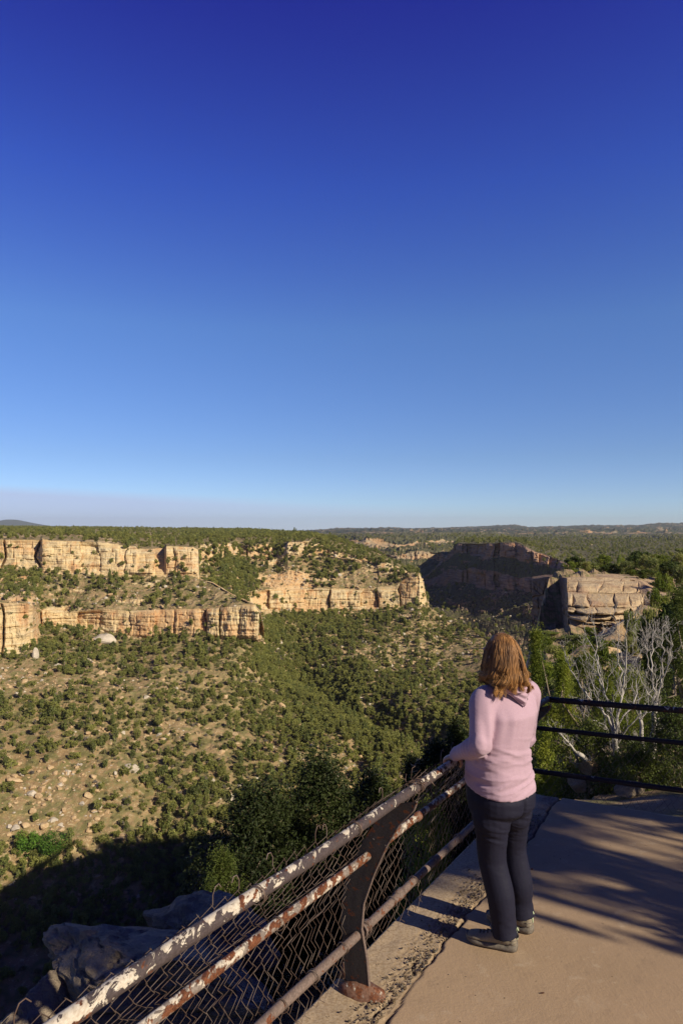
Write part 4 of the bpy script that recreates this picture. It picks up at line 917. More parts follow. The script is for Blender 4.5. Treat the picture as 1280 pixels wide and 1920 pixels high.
wobx = OV + .02 * fbm(TT * 3, OV * 3, 0 * TT, 2, 3)
peb = wor(TT / .022, wobx / .022, 7)[1]; zone_r = np.clip(fbm(TT * 4, OV * 9, 0 * TT, 3, 14) * 3 + .9, 0, 1) * np.clip((OV - .02) / .08, 0, 1) * strip
hh = -.022 * crack + strip * (-.004 + .004 * fbm(TT * 18, OV * 18, 0 * TT, 3, 4)) + zone_r * (np.clip(peb, 0, .35) * .032 - .009) + .004 * fbm(TT * .9, OV * .9, 0 * TT, 3, 44)
Vp = F(TT, OV, hh)
Vp[:, 0] = F(TT[:, 0], OV[:, 0] - .0, -.45)
tend = Vp[-1:].copy(); tend[..., 2] -= .4
Vp = np.concatenate([Vp, tend]); sc_ = lambda a_: np.concatenate([a_, a_[-1:]])
crack2 = np.clip(crack + zone_r * np.clip(.09 - peb, 0, .09) / .09 * .5, 0, 1)
tag(mk('concrete_path', Vp.reshape(-1, 3), grid_faces(len(tt) + 1, len(ov)), M_CONC, smooth=True, attrs={'strip': sc_(strip).ravel(), 'crack': sc_(crack2).ravel()}), kind='structure')
# chips and gravel along the broken edge
gcol = bpy.data.collections.new('chip_kinds')
for i in range(5):
    me = rock_mesh(700 + i, 1, .7, .2); me.materials.append([M_LEDGE, M_BOULD, M_PALE][i % 3]); gcol.objects.link(bpy.data.objects.new('chip_%d' % i, me))
ng_ = 1500; gt = R.uniform(-2.2, 2.8, ng_); go_ = .19 - np.abs(R.normal(0, .07, ng_)) + .01
keep = (go_ > -.1) & (fbm(gt * 4, go_ * 9, 0 * gt, 3, 14) > -.25); gt, go_ = gt[keep], go_[keep]
g2t, g2o = R.uniform(-2.6, 3.0, 260), .3 + R.exponential(.9, 260); nn1 = len(gt); gt = np.concatenate([gt, g2t]); go_ = np.concatenate([go_, g2o]); gs_ = np.where(np.arange(len(gt)) < nn1, R.uniform(.0025, .0085, len(gt)), R.uniform(.0010, .0038, len(gt)))
scatter_instances('gravel', F(gt, go_, .001), R.integers(0, 5, len(gt)), gs_, R.uniform(0, 6.3, len(gt)), gcol, 'broken concrete chips and gravel along the cracked edge of the walk', 'gravel')
for i, (px_, py_, m_, l_) in enumerate([(992, 1623, 'r', 'tiny dark red seed cone on the concrete beside the woman'), (1010, 1849, 'd', 'tiny dark twig scrap on the near concrete')]):
    Y_ = 1.955 / ((py_ - 990) / FPX - .06); X_ = (px_ - 640) / FPX * Y_
    me = rock_mesh(720 + i, 2, .6, .25); me.materials.append(rockmat('speck_' + m_, (.16, .02, .02) if m_ == 'r' else (.05, .04, .03), (.2, .03, .02), (.1, .05, .03))); o = bpy.data.objects.new('seed_cone' if m_ == 'r' else 'twig', me); C.objects.link(o)
    o.location = (X_, Y_, gz(Y_) + .004); o.scale = (.010, .007, .008) if m_ == 'r' else (.014, .004, .004); tag(o, l_, 'debris')

# ------------------------------------------------------------------ the fence
def paint_mat(name, base, cream_amt, rust_amt, seed, up=.25):
    m, nt, b = newmat(name)
    mpv = nt.nodes.new('ShaderNodeMapping'); mpv.inputs['Location'].default_value = (seed, seed * 2, 0); mpv.inputs['Rotation'].default_value = (0, 0, 0.53); mpv.inputs['Scale'].default_value = (1, .45, 1)
    t_ = nt.nodes.new('ShaderNodeTexCoord'); nt.links.new(t_.outputs['Object'], mpv.inputs[0]); v = mpv.outputs[0]
    n1 = noise(nt, 30, 7, .66, vec=v, dist=.8); n2 = noise(nt, 3.2, 3, .5, vec=v); n3 = noise(nt, 34, 5, .6, vec=v); n5 = noise(nt, 140, 3, .6, vec=v)
    g = nt.nodes.new('ShaderNodeNewGeometry'); sz_ = nt.nodes.new('ShaderNodeSeparateXYZ'); nt.links.new(g.outputs['Normal'], sz_.inputs[0])
    w = mth('ADD', mth('MULTIPLY', n2, .62, nt=nt), mth('MULTIPLY', sz_.outputs['Z'], up * .4, nt=nt), nt=nt)   # paint weathers off the upper side first
    f = mth('ADD', n1, mth('SUBTRACT', w, .40 + .1 * up, nt=nt), nt=nt)
    th = .60 - cream_amt * .22
    worn = ramp(nt, f, [(th, 0.), (th + .015, 1.)])
    base_c = mix(nt, ramp(nt, n5, [(.4, 0.), (.6, 1.)]), base, tuple(1.5 * x for x in base))
    cream = mix(nt, ramp(nt, n5, [(.35, 0.), (.6, 1.)]), (0.44, 0.37, 0.29), (0.58, 0.52, 0.43))
    c = mix(nt, worn, base_c, cream)
    fr = mth('ADD', n3, mth('MULTIPLY', n2, .35, nt=nt), nt=nt); tr_ = .86 - rust_amt * .3
    rust = mix(nt, ramp(nt, n5, [(.35, 0.), (.65, 1.)]), (0.075, 0.028, 0.016), (0.19, 0.068, 0.028))
    c = mix(nt, ramp(nt, fr, [(tr_, 0.), (tr_ + .03, 1.)]), c, rust)
    nt.links.new(c, b.inputs['Base Color']); b.inputs['Roughness'].default_value = .62
    bump(nt, b, mth('ADD', worn, mth('MULTIPLY', n5, .5, nt=nt), nt=nt), .7, -.002); return m
M_TOP = paint_mat('chipped_rail_paint', (0.055, 0.042, 0.042), .52, .24, 1.3, .28)
M_MIDR = paint_mat('rusty_rail_paint', (0.16, 0.13, 0.11), .62, .60, 7.1, .2)
M_LOW = paint_mat('brown_rail_paint', (0.13, 0.095, 0.08), -.3, .25, 3.7, .1)
M_BLACK = paint_mat('black_rail_paint', (0.022, 0.016, 0.018), -.12, .12, 5.2, .3)
M_POST = paint_mat('thick_black_post_paint', (0.040, 0.034, 0.032), -.15, .30, 9.4, .0)
M_RUST = paint_mat('rust', (0.14, 0.075, 0.05), .12, .62, 2.4, .4)
mw, ntw, bw = newmat('rusty_galvanised_wire'); nw = noise(ntw, 9, 3); ntw.links.new(mix(ntw, ramp(ntw, nw, [(.4, 0.), (.6, 1.)]), (0.22, 0.17, 0.14), (0.13, 0.085, 0.065)), bw.inputs['Base Color']); bw.inputs['Metallic'].default_value = .35; bw.inputs['Roughness'].default_value = .55
M_WIRE = mw
fence = empty('railing_fence', tuple(F(0, 0))); tag(fence, 'old railing of chipped black, cream and rusty pipes with chain link mesh', 'fence')
TC = 3.03
VR = np.array([0.883, -0.469]); OR_ = np.array([-0.469, -0.883])   # along and inward for the far run
def G(s_, o, h):                    # far run: s_ metres right of the corner
    s_, o, h = np.broadcast_arrays(np.asarray(s_, float), np.asarray(o, float), np.asarray(h, float))
    c_ = F(TC, 0)[:2]
    x = c_[0] + VR[0] * s_ + OR_[0] * o; y = c_[1] + VR[1] * s_ + OR_[1] * o
    return np.stack([x, y, gz(y) + h], -1)
def rail(name, o, h, r, mat, mat2, t0=-2.6, jit=.006):
    t = np.arange(t0, TC - o * 0.9, .08)
    pts = F(t, o + jit * vn(t * 1.7, 0 * t, 0 * t, int(h * 100)), h + jit * vn(t * 1.3, 0 * t, 0 * t + 5, int(h * 100)))
    mb = MB(); mb.tube(pts, r * (1 + .02 * vn(t * 6, 0 * t, 0 * t, 3)), 20); mb.build(name, mat, fence)
    s_ = np.arange(o * .9 + .02, 4.2, .1)
    p2 = G(s_, o + jit * vn(s_ * 1.4, 0 * s_ + 3, 0 * s_, 9), h + jit * vn(s_ * 1.4, 0 * s_ + 3, 0 * s_ + 5, 9))
    # rounded elbow joins the two runs
    a, b = pts[-1], p2[0]; mid_ = F(TC - o, o, h) * .35 + (a + b) / 2 * .65
    p2 = np.concatenate([[a], [(a + mid_) / 2 + (mid_ - (a + b) / 2) * .3], [mid_], [(b + mid_) / 2 + (mid_ - (a + b) / 2) * .3], p2])
    mb = MB(); mb.tube(p2, r, 20); mb.build(name, mat2, fence)
rail('top_rail', .20, .90, .0230, M_TOP, M_BLACK); rail('middle_rail', .05, .625, .0185, M_MIDR, M_BLACK); rail('bottom_rail', .0, .25, .0205, M_LOW, M_BLACK)
# posts: a flat plate that curves inward towards the top, with a lip on its inner edge
inner = [(.058, 0.02), (.045, .15), (.018, .28), (.030, .40), (.085, .55), (.150, .69), (.215, .80), (.285, .875), (.30, .915)]
outer = [(-.062, 0.02), (-.075, .15), (-.088, .28), (-.082, .40), (-.050, .53), (.005, .64), (.060, .735), (.125, .83), (.16, .875)]
def post(fn, s0):
    nI = len(inner); t = np.linspace(0, nI - 1, 33)
    ins = np.array([[np.interp(q, range(nI), [p[0] for p in inner]), np.interp(q, range(nI), [p[1] for p in inner])] for q in t])
    out = np.array([[np.interp(q, range(nI), [p[0] for p in outer]), np.interp(q, range(nI), [p[1] for p in outer])] for q in t])
    mb = MB(); nc = 9; th = .007
    rows = []
    for i in range(33):
        for j in range(nc):
            f_ = j / (nc - 1); q = ins[i] * f_ + out[i] * (1 - f_); rows.append((q[0], q[1]))
    rows = np.array(rows); nz_ = .0022 * fbm(rows[:, 0] * 60, rows[:, 1] * 60, 0 * rows[:, 0], 3, 3)
    for sgn in (1, -1):
        v = fn(s0 + sgn * (th + nz_), rows[:, 0], rows[:, 1]); f_ = grid_faces(33, nc); mb.add(v, f_ if sgn > 0 else f_[:, ::-1])
    for edge in (ins, out):
        v = np.concatenate([fn(s0 + th, edge[:, 0], edge[:, 1]), fn(s0 - th, edge[:, 0], edge[:, 1])]); mb.add(v, [(i, i + 1, 33 + i + 1, 33 + i) for i in range(32)])
    p_ = mb.build('post', M_POST, fence)
    lip = MB(); w = .007; dd = np.gradient(ins, axis=0); dd /= np.linalg.norm(dd, axis=1)[:, None]; oo2 = ins + np.stack([dd[:, 1], -dd[:, 0]], 1) * .007
    Lp = np.stack([fn(s0 - w, ins[:, 0], ins[:, 1]), fn(s0 + w, ins[:, 0], ins[:, 1]), fn(s0 + w, oo2[:, 0], oo2[:, 1]), fn(s0 - w, oo2[:, 0], oo2[:, 1])], 1)
    lip.add(Lp.reshape(-1, 3), grid_faces(33, 4, True).tolist() + [[0, 1, 2, 3], [131, 130, 129, 128]])
    lip.build('lip', M_LOW, p_)
    # half-round foot plate, upturned rim
    ft = MB(); n_ = 25; an = np.linspace(0, 2 * PI, n_)[:-1]
    top = [fn(s0 + .062 * math.sin(q) - .005, .118 * math.cos(q) + .02, .018 + .008 * math.cos(q * 3)) for q in an]
    bot = [fn(s0 + .070 * math.sin(q) - .005, .125 * math.cos(q) + .02, -.012) for q in an]; c_ = fn(s0, .0, .034)
    ft.add(top + bot + [c_], [(i, (i + 1) % 24, 24 + (i + 1) % 24, 24 + i) for i in range(24)] + [((i + 1) % 24, i, 48) for i in range(24)])
    fin = [(-.060, .02), (-.108, .02), (-.085, .075), (-.072, .13)]; ft.add([fn(s0 + .006, *q) for q in fin] + [fn(s0 - .006, *q) for q in fin], [(0, 1, 2, 3), (7, 6, 5, 4), (0, 4, 5, 1), (1, 5, 6, 2), (2, 6, 7, 3), (3, 7, 4, 0)])
    ft.build('foot_plate', M_RUST, p_)
    # U-bolt round the bottom rail
    ub = MB(); a_ = np.linspace(-.6 * PI, .6 * PI, 13); c0 = (0.0, .25)
    ub.tube([fn(s0 + .034, -.05, .255)] + [fn(s0 + .034, c0[0] + .031 * math.cos(q), c0[1] + .031 * math.sin(q)) for q in a_] + [fn(s0 + .034, -.05, .245)], .006, 6)
    ub.build('u_bolt', M_LOW, p_)
post(F, 0.0)
post(F, -2.35)
post(F, 2.5)
post(lambda s_, o, h: G(s_, o, h), 1.9)
# chain link: interlocked zigzag wires hung on a sagging surface
def mesh_run(fn, s0, s1, seed):
    p = .033; nrow = 24; mb = MB(); n = int((s1 - s0) / p); rr_ = np.random.default_rng(seed)
    ph = np.linspace(0, 1, nrow)
    so_ = [.185, .165, .11, .05, .015, -.01, -.035, -.045, -.04, -.035]; shh = [.93, .84, .74, .655, .60, .50, .40, .27, .15, .03]
    pr = np.linspace(0, 1, len(so_))
    for i in range(n):
        s = s0 + i * p
        cut = 1.0 - .10 * rr_.random() ** 2 + 0.02
        z_ = []
        for j in range(nrow):
            f_ = ph[j] * cut + (.0)
            o = np.interp(f_, pr, so_) - .022; h = np.interp(f_, pr, shh)
            w_ = ((j + i) % 2) * p
            ss = s + w_ + .010 * vn(s * 2, f_ * 6, 0., seed) + .03 * (f_ ** 2) * vn(s * .8, 0., 0., seed + 1)
            belly = -.055 * math.sin(min(1, f_ * 3.0) * PI) * (.6 + .5 * float(vn(s * 1.1, 1., 0., seed + 2)))
            rag = .02 * max(0, f_ - .8) * 5 * float(vn(s * 3, f_ * 4, 0., seed + 4))
            z_.append(fn(ss, o + belly + (.0035 if (j + i) % 2 else -.0035) + rag * 1.5 + .012 * float(vn(s * 4, f_ * 9, 3., seed + 6)), h + .008 * float(vn(s * 5, f_ * 12, 0., seed + 5))))
        z_ = np.array(z_)
        # knuckle at each bend
        q = []
        for j in range(nrow - 1):
            q.append(z_[j]); q.append(z_[j] * .12 + z_[j + 1] * .88)
        q.append(z_[-1])
        mb.tube(np.array(q), .0013, 4, False)
        if rr_.random() < .13:    # loose hooks standing over the top rail
            b_ = z_[0]; a2 = rr_.uniform(-.03, .03); up = np.array([0, 0, 1.]); dn = np.append(UU, 0) * (1 if rr_.random() < .5 else -1)
            hk = [b_, b_ + up * .03, b_ + up * .05 + dn * .012, b_ + up * .052 + dn * .028, b_ + up * .036 + dn * (.036 + a2 * .3)]
            mb.tube(np.array(hk), .0019, 4, False)
    mb.build('wire_mesh', M_WIRE, fence, smooth=True)
mesh_run(F, -2.6, TC, 3); mesh_run(lambda s_, o, h: G(s_, o, h), 0.02, 4.0, 8)
# wire wraps round the rails
wr = MB()
for (t_, o_, h_, r_, nn) in [(-.40, .2, .9, .030, 3), (-.40, .0, .25, .027, 3), (.22, .2, .9, .031, 4), (-.72, .05, .625, .026, 2), (.9, 0, .25, .028, 4), (.62, 0, .25, .027, 2), (-1.05, .2, .9, .030, 3), (.05, 0, .25, .034, 3), (-.15, 0, .25, .027, 2), (-.62, 0, .25, .027, 2), (1.3, 0, .25, .027, 3), (.35, 0, .25, .027, 2)]:
    q = np.linspace(0, nn * 2 * PI, nn * 14); wr.tube(F(t_ + .005 * q / PI + .004 * np.sin(q * 1.3), o_ + r_ * np.cos(q), h_ + r_ * np.sin(q)), .0018, 4)
rw = random.Random(4)
for q in range(9):          # tangle of loose wire at the joint over the post
    p_ = F(.2 + rw.uniform(-.04, .06), .19 + rw.uniform(-.03, .03), .93); pts = [p_]
    for k in range(6): pts.append(pts[-1] + np.array([rw.gauss(0, .018), rw.gauss(0, .018), rw.gauss(.002, .012)]))
    wr.tube(np.array(pts), .0017, 4)
wr.build('tie_wire', M_WIRE, fence)
for t_, o_, h_, r_ in [(.55, .05, .625, .0245), (.04, 0, .25, .026), (.42, 0, .25, .026)]:
    m_ = MB(); m_.tube(F(np.array([t_, t_ + .06]), o_, h_), r_, 18); m_.build('pipe_collar', M_RUST if h_ > .5 else M_LOW, fence)
#@@P6
# ------------------------------------------------------------------ the woman at the rail
def cloth(name, c1, c2, fine=300, folds=None, sheen=.2, rough=.85):
    m, nt, b = newmat(name); n = noise(nt, fine, 3, .6); n2 = noise(nt, 5, 3)
    c = mix(nt, ramp(nt, n, [(.35, 0.), (.65, 1.)]), c1, c2); c = mix(nt, ramp(nt, n2, [(.4, 0.), (.7, .25)]), c, tuple(.8 * x for x in c1))
    nt.links.new(c, b.inputs['Base Color']); b.inputs['Roughness'].default_value = rough; b.inputs['Sheen Weight'].default_value = sheen
    h = n
    if folds:
        f = noise(nt, 1.0, 4, .55, sc3=folds, dist=.6); h = mth('ADD', mth('MULTIPLY', f, 6, nt=nt), mth('MULTIPLY', n, .12, nt=nt), nt=nt)
    bump(nt, b, h, .30, .003); return m
M_PINK = cloth('pink_jersey', (0.40, 0.265, 0.335), (0.48, 0.335, 0.405), folds=(4, 4, 9))
M_PANT = cloth('charcoal_trouser_cloth', (0.009, 0.009, 0.022), (0.013, 0.013, 0.030), folds=(6, 6, 10), sheen=.0, rough=.7)
M_SKIN, nts, bs = newmat('skin'); bs.inputs['Base Color'].default_value = (0.55, 0.33, 0.24, 1); bs.inputs['Roughness'].default_value = .5; bs.inputs['Subsurface Weight'].default_value = .1; bs.inputs['Subsurface Radius'].default_value = (.02, .008, .004)
M_HAIR, nth, bh = newmat('auburn_hair')
hn = noise(nth, 22, 4, .6, sc3=(1, 1, .12)); hz = nth.nodes.new('ShaderNodeAttribute'); hz.attribute_name = 'tip'
hc = mix(nth, ramp(nth, hn, [(.32, 0.), (.68, 1.)]), (0.105, 0.048, 0.020), (0.45, 0.225, 0.078)); hc = mix(nth, hz.outputs['Fac'], hc, (0.72, 0.38, 0.13))
hr = nth.nodes.new('ShaderNodeAttribute'); hr.attribute_name = 'lock'
hc = mix(nth, mth('MULTIPLY', hr.outputs['Fac'], .6, nt=nth), hc, (0.045, 0.02, 0.010))
nth.links.new(hc, bh.inputs['Base Color']); bh.inputs['Roughness'].default_value = .5; bh.inputs['Specular IOR Level'].default_value = .3
M_SHOE = cloth('taupe_suede', (0.21, 0.175, 0.125), (0.27, 0.23, 0.17), fine=120, sheen=0); M_SOLE = cloth('worn_rubber', (0.19, 0.165, 0.13), (0.12, 0.10, 0.085), fine=90, sheen=0)
M_LACE = cloth('black_cord', (0.012, 0.012, 0.014), (0.02, 0.02, 0.022)); M_TABC = cloth('lime_webbing', (0.45, 0.55, 0.30), (0.55, 0.62, 0.42)); M_WHITE = cloth('white_cord', (.6, .6, .58), (.7, .7, .68))

PH = math.radians(36)                                # she looks out to the left of the view
RT = np.array([math.cos(PH), math.sin(PH), 0]); FW = np.array([-math.sin(PH), math.cos(PH), 0]); UPV = np.array([0, 0, 1.])
def ring(c, a, b, n=28, ph=PH, sq=2.3, tilt=0.0, lean=0.0):
    r_ = np.array([math.cos(ph), math.sin(ph), 0]); f_ = np.array([-math.sin(ph), math.cos(ph), 0])
    t = np.arange(n) * 2 * PI / n; ct, st = np.cos(t), np.sin(t)
    x = np.sign(ct) * np.abs(ct) ** (2 / sq) * a; y = np.sign(st) * np.abs(st) ** (2 / sq) * b
    return np.asarray(c) + x[:, None] * (r_ + np.array([0, 0, tilt])) + y[:, None] * (f_ + np.array([0, 0, lean]))
def lofted(mb, rings):
    n = len(rings[0]); v = np.concatenate(rings); f = grid_faces(len(rings), n, True).tolist()
    f += [list(range(n))[::-1], [(len(rings) - 1) * n + i for i in range(n)]]; mb.add(v, f)
def chain(mb, pts, rad, k=18, sub=5):
    """smooth tapered limb through points"""
    pts = np.asarray(pts, float); n = len(pts); t = np.arange(n); q = np.linspace(0, n - 1, (n - 1) * sub + 1)
    def cr1(y):
        y = np.asarray(y, float); i = np.clip(q.astype(int), 0, n - 2); u = q - i
        p0 = y[np.clip(i - 1, 0, n - 1)]; p1 = y[i]; p2 = y[i + 1]; p3 = y[np.clip(i + 2, 0, n - 1)]
        return .5 * (2 * p1 + (p2 - p0) * u + (2 * p0 - 5 * p1 + 4 * p2 - p3) * u ** 2 + (3 * p1 - p0 - 3 * p2 + p3) * u ** 3)
    P = np.stack([cr1(pts[:, j]) for j in range(3)], 1); mb.tube(P, cr1(rad), k)
def fuse(name, mb, voxel, mat, parent, smooth_it=6, disp=None, shrink=1):
    """melt overlapping lofts into one continuous skin"""
    me = bpy.data.meshes.new('tmp'); me.from_pydata([tuple(v) for v in np.concatenate(mb.v)], [], mb.f); o = bpy.data.objects.new('tmp', me); C.objects.link(o)
    bmm = bmesh.new(); bmm.from_mesh(me); bmesh.ops.recalc_face_normals(bmm, faces=bmm.faces); bmm.to_mesh(me); bmm.free()
    m1 = o.modifiers.new('r', 'REMESH'); m1.mode = 'VOXEL'; m1.voxel_size = voxel; m1.adaptivity = 0
    m2 = o.modifiers.new('s', 'SMOOTH'); m2.iterations = smooth_it; m2.factor = .5
    dg = bpy.context.evaluated_depsgraph_get(); dg.update(); ev = o.evaluated_get(dg); m = bpy.data.meshes.new_from_object(ev)
    n = len(m.vertices); v = np.zeros(n * 3, np.float32); m.vertices.foreach_get('co', v); v = v.reshape(-1, 3).astype(float)
    nr = np.zeros(n * 3, np.float32); m.vertices.foreach_get('normal', nr); nr = nr.reshape(-1, 3)
    faces = [tuple(p.vertices) for p in m.polygons]
    bpy.data.objects.remove(o); bpy.data.meshes.remove(me)
    if disp is not None: v = v + nr * disp(v, nr)[:, None]
    bpy.data.meshes.remove(m)
    return mk(name, v, faces, mat, parent)

# skeleton, in metres in the place
SHZ = W(945, 1300, 3.65)[2]
hipC = W(935, 1475, 3.66); waist = W(933, 1405, 3.64); chest = W(947, 1335, 3.64); shou = W(948, 1298, 3.66); neckb = W(944, 1278, 3.66); headc = W(938, 1230, 3.62)
shL = shou - RT * .165 + np.array([0, 0, -.02]); shR = shou + RT * .165 + np.array([0, 0, -.025])
elL = W(899, 1398, 3.46); wrL = W(858, 1404, 3.78); haL = W(842, 1412, 3.90)
railp = lambda t: F(t, .20, .90)
tL = min(np.arange(0, 2.5, .01), key=lambda t: abs((640 + FPX * railp(t)[0] / railp(t)[1]) - 845)); gripL = railp(tL)
haL = gripL + np.array([0, 0, .03]); wrL = W(868, 1404, 3.80); wrL = haL + (elL - haL) / np.linalg.norm(elL - haL) * .085 + np.array([0, 0, .012])
gripR = railp(tL + .36); haR = gripR + np.array([0, 0, .03]); elR = shR + np.array([0, 0, -.27]) + FW * .06 + RT * .06; wrR = haR + (elR - haR) / np.linalg.norm(elR - haR) * .085 + np.array([0, 0, .012])
anL = W(946, 1742, 3.58); anR = W(977, 1712, 3.76)
gL = gz(anL[1]); gR = gz(anR[1]); anL[2] = gL + .10; anR[2] = gR + .10
hpL = hipC - RT * .085 + np.array([0, 0, -.06]); hpR = hipC + RT * .085 + np.array([0, 0, -.06])
knL = (hpL + anL) / 2 + FW * .018 + np.array([0, 0, .02]) - RT * .012; knR = (hpR + anR) / 2 + FW * .018 + np.array([0, 0, .02])
root = empty('person', (float((anL + anR)[0] / 2), float((anL + anR)[1] / 2), float((gL + gR) / 2)))
tag(root, 'woman seen from behind in a pink hooded top and charcoal trousers, hands on the rail', 'person')

# body: head with face, neck, hands, limbs, one skin
HY = PH - math.radians(6)
HR = np.array([math.cos(HY), math.sin(HY), 0]); HF = np.array([-math.sin(HY), math.cos(HY), 0]); HU = np.array([0, 0, 1.])
def hp(x, y, z): return headc + HR * x + HF * y + HU * z
mb = MB()
zs = np.linspace(-1, 1, 15)
prof = []
for z in zs:
    w_ = math.sqrt(max(0.02, 1 - z * z)); jaw = 1 - .28 * max(0, -z) ; cy_ = .008 - .018 * z + .02 * max(0, -z)
    prof.append(ring(hp(0, cy_, z * .112), .075 * w_ * jaw, .094 * w_ * (1 - .12 * max(0, -z)), 24, HY, 2.1))
lofted(mb, prof)
chain(mb, [hp(0, .088, .02), hp(0, .108, -.01), hp(0, .114, -.025)], [.008, .012, .012], 8)      # nose
chain(mb, [hp(-.028, .088, -.052), hp(0, .099, -.051), hp(.028, .088, -.052)], [.005, .008, .005], 8)  # lips
chain(mb, [hp(-.05, .078, .03), hp(0, .094, .032), hp(.05, .078, .03)], [.008, .009, .008], 8)   # brow
chain(mb, [hp(0, .07, -.095), hp(0, .086, -.093)], [.02, .016], 8)
for s_ in (-1, 1): chain(mb, [hp(s_ * .076, -.004, .02), hp(s_ * .084, -.012, .0), hp(s_ * .078, -.004, -.03)], [.008, .013, .008], 8)
chain(mb, [headc + HU * -.06, neckb + HU * .02, neckb - HU * .06], [.056, .056, .075], 16)
lofted(mb, [ring(neckb - HU * .05, .10, .07), ring(shou - HU * .02, .165, .085), ring(chest, .150, .105), ring(waist, .14, .11), ring(hipC, .155, .12), ring(hipC - HU * .08, .14, .11)])
for sh, el, wr in ((shL, elL, wrL), (shR, elR, wrR)): chain(mb, [sh, (sh + el) / 2, el, (el + wr) / 2, wr], [.048, .044, .036, .034, .024], 12)
for h_, k_, a_ in ((hpL, knL, anL), (hpR, knR, anR)): chain(mb, [h_, (h_ + k_) / 2, k_, k_ * .55 + a_ * .45, a_, a_ - HU * .05], [.082, .072, .052, .050, .034, .034], 14)
def hand(mb, grip, wr, sgn):
    u3 = np.array([UU[0], UU[1], -.05]); u3 /= np.linalg.norm(u3)
    fwd = grip - wr; fwd[2] = 0; fwd -= u3 * fwd.dot(u3); fwd /= np.linalg.norm(fwd)
    fwd = fwd if fwd.dot(-np.append(NI, 0)) > 0 else -fwd
    top = grip + UPV * .034
    chain(mb, [wr, (wr + top) / 2 + UPV * .004, top - fwd * .012], [.024, .027, .024], 10)
    for k in range(4):
        off = u3 * (-.030 + .020 * k) * sgn * -1
        l = [.95, 1.06, 1.0, .82][k]
        pts = [top + off * .7 - fwd * .02, top + off + fwd * .014 * l, grip + off + fwd * (.040 * l) + UPV * .018, grip + off + fwd * .040 * l - UPV * .010, grip + off + fwd * .020 - UPV * .034 * l]
        chain(mb, pts, [.0105, .0100, .0092, .0085, .0072], 8, 4)
    th = u3 * (-.040) * sgn * -1
    chain(mb, [wr + th * .3, grip + th - fwd * .028 + UPV * .022, grip + th * 1.15 - fwd * .036 - UPV * .004, grip + th * 1.1 - fwd * .026 - UPV * .028], [.015, .0125, .0105, .0085], 8, 4)
hand(mb, gripL, wrL, 1); hand(mb, gripR, wrR, -1)
fuse('body', mb, .0065, M_SKIN, root, 3)
for s_ in (-1, 1):
    ey = MB(); q = bmesh.new(); bmesh.ops.create_uvsphere(q, u_segments=12, v_segments=8, radius=.0115); ey.add(np.array([v.co[:] for v in q.verts]) + hp(s_ * .031, .083, .008), [[v.index for v in f.verts] for f in q.faces]); q.free(); ey.build('eye', M_WHITE, root)

# trousers
def fold(v, dirz, fx, amp, seed, th=.1):
    n = fbm(v[:, 0] * fx[0], v[:, 1] * fx[1], v[:, 2] * fx[2], 3, seed); return amp * np.clip(1 - np.abs(n) / th, 0, 1)
mb = MB()
lofted(mb, [ring(hipC + HU * .11, .165, .135), ring(hipC + HU * .04, .178, .152), ring(hipC - HU * .03 - FW * .012, .186, .160), ring(hipC - HU * .09 - FW * .014, .182, .155), ring(hipC - HU * .13, .16, .125)])
for h_, k_, a_, hem in ((hpL, knL, anL, anL - HU * .035), (hpR, knR, anR, anR - HU * .02)):
    chain(mb, [h_ + HU * .04, h_ - HU * .07 - FW * .02, h_ * .55 + k_ * .45 - FW * .012, k_, k_ * .5 + a_ * .5 - FW * .012, a_ * .85 + k_ * .15, hem - FW * .004], [.094, .102, .090, .072, .072, .067, .070], 20, 5)
def dpant(v, n):
    hgt = v[:, 2] - (gL + gR) / 2
    k1 = np.exp(-((hgt - .64) / .13) ** 2); k2 = np.exp(-((hgt - .16) / .10) ** 2); k3 = np.exp(-((hgt - .45) / .08) ** 2)
    s_ = v[:, 0] * RT[0] + v[:, 1] * RT[1]
    w1 = 1 - 2.4 * np.clip(np.abs(fbm(v[:, 0] * 5, v[:, 1] * 5, v[:, 2] * 30 + s_ * 8, 3, 61)) / .38, 0, 1) ** .7
    d = .0030 * k1 * w1 * np.clip(.6 + fbm(v[:, 0] * 9, v[:, 1] * 9, v[:, 2] * 9, 2, 62), 0, 1)
    d = d + .0035 * k2 * fbm(v[:, 0] * 10, v[:, 1] * 10, v[:, 2] * 12, 3, 63) * 2 + .004 * fbm(v[:, 0] * 7, v[:, 1] * 7, v[:, 2] * 5, 3, 64) + .003 * k3 * fbm(v[:, 0] * 10, v[:, 1] * 10, v[:, 2] * 22, 3, 66)
    bk = -(n @ FW)                                    # centre seam of the seat
    sx_ = (v - hipC) @ RT; d = d - .012 * np.exp(-(sx_ / .011) ** 2) * (bk > .2) * np.exp(-((hgt - .74) / .07) ** 2)
    return d
pants = fuse('trousers', mb, .0062, M_PANT, root, 5, dpant)
zp = MB(); pq = W(992, 1484, 3.78); zp.tube([pq, pq + np.array([.004, 0, -.02]), pq + np.array([.007, 0, -.036])], .0022, 6); zp.build('zip_pull', M_WHITE, pants)

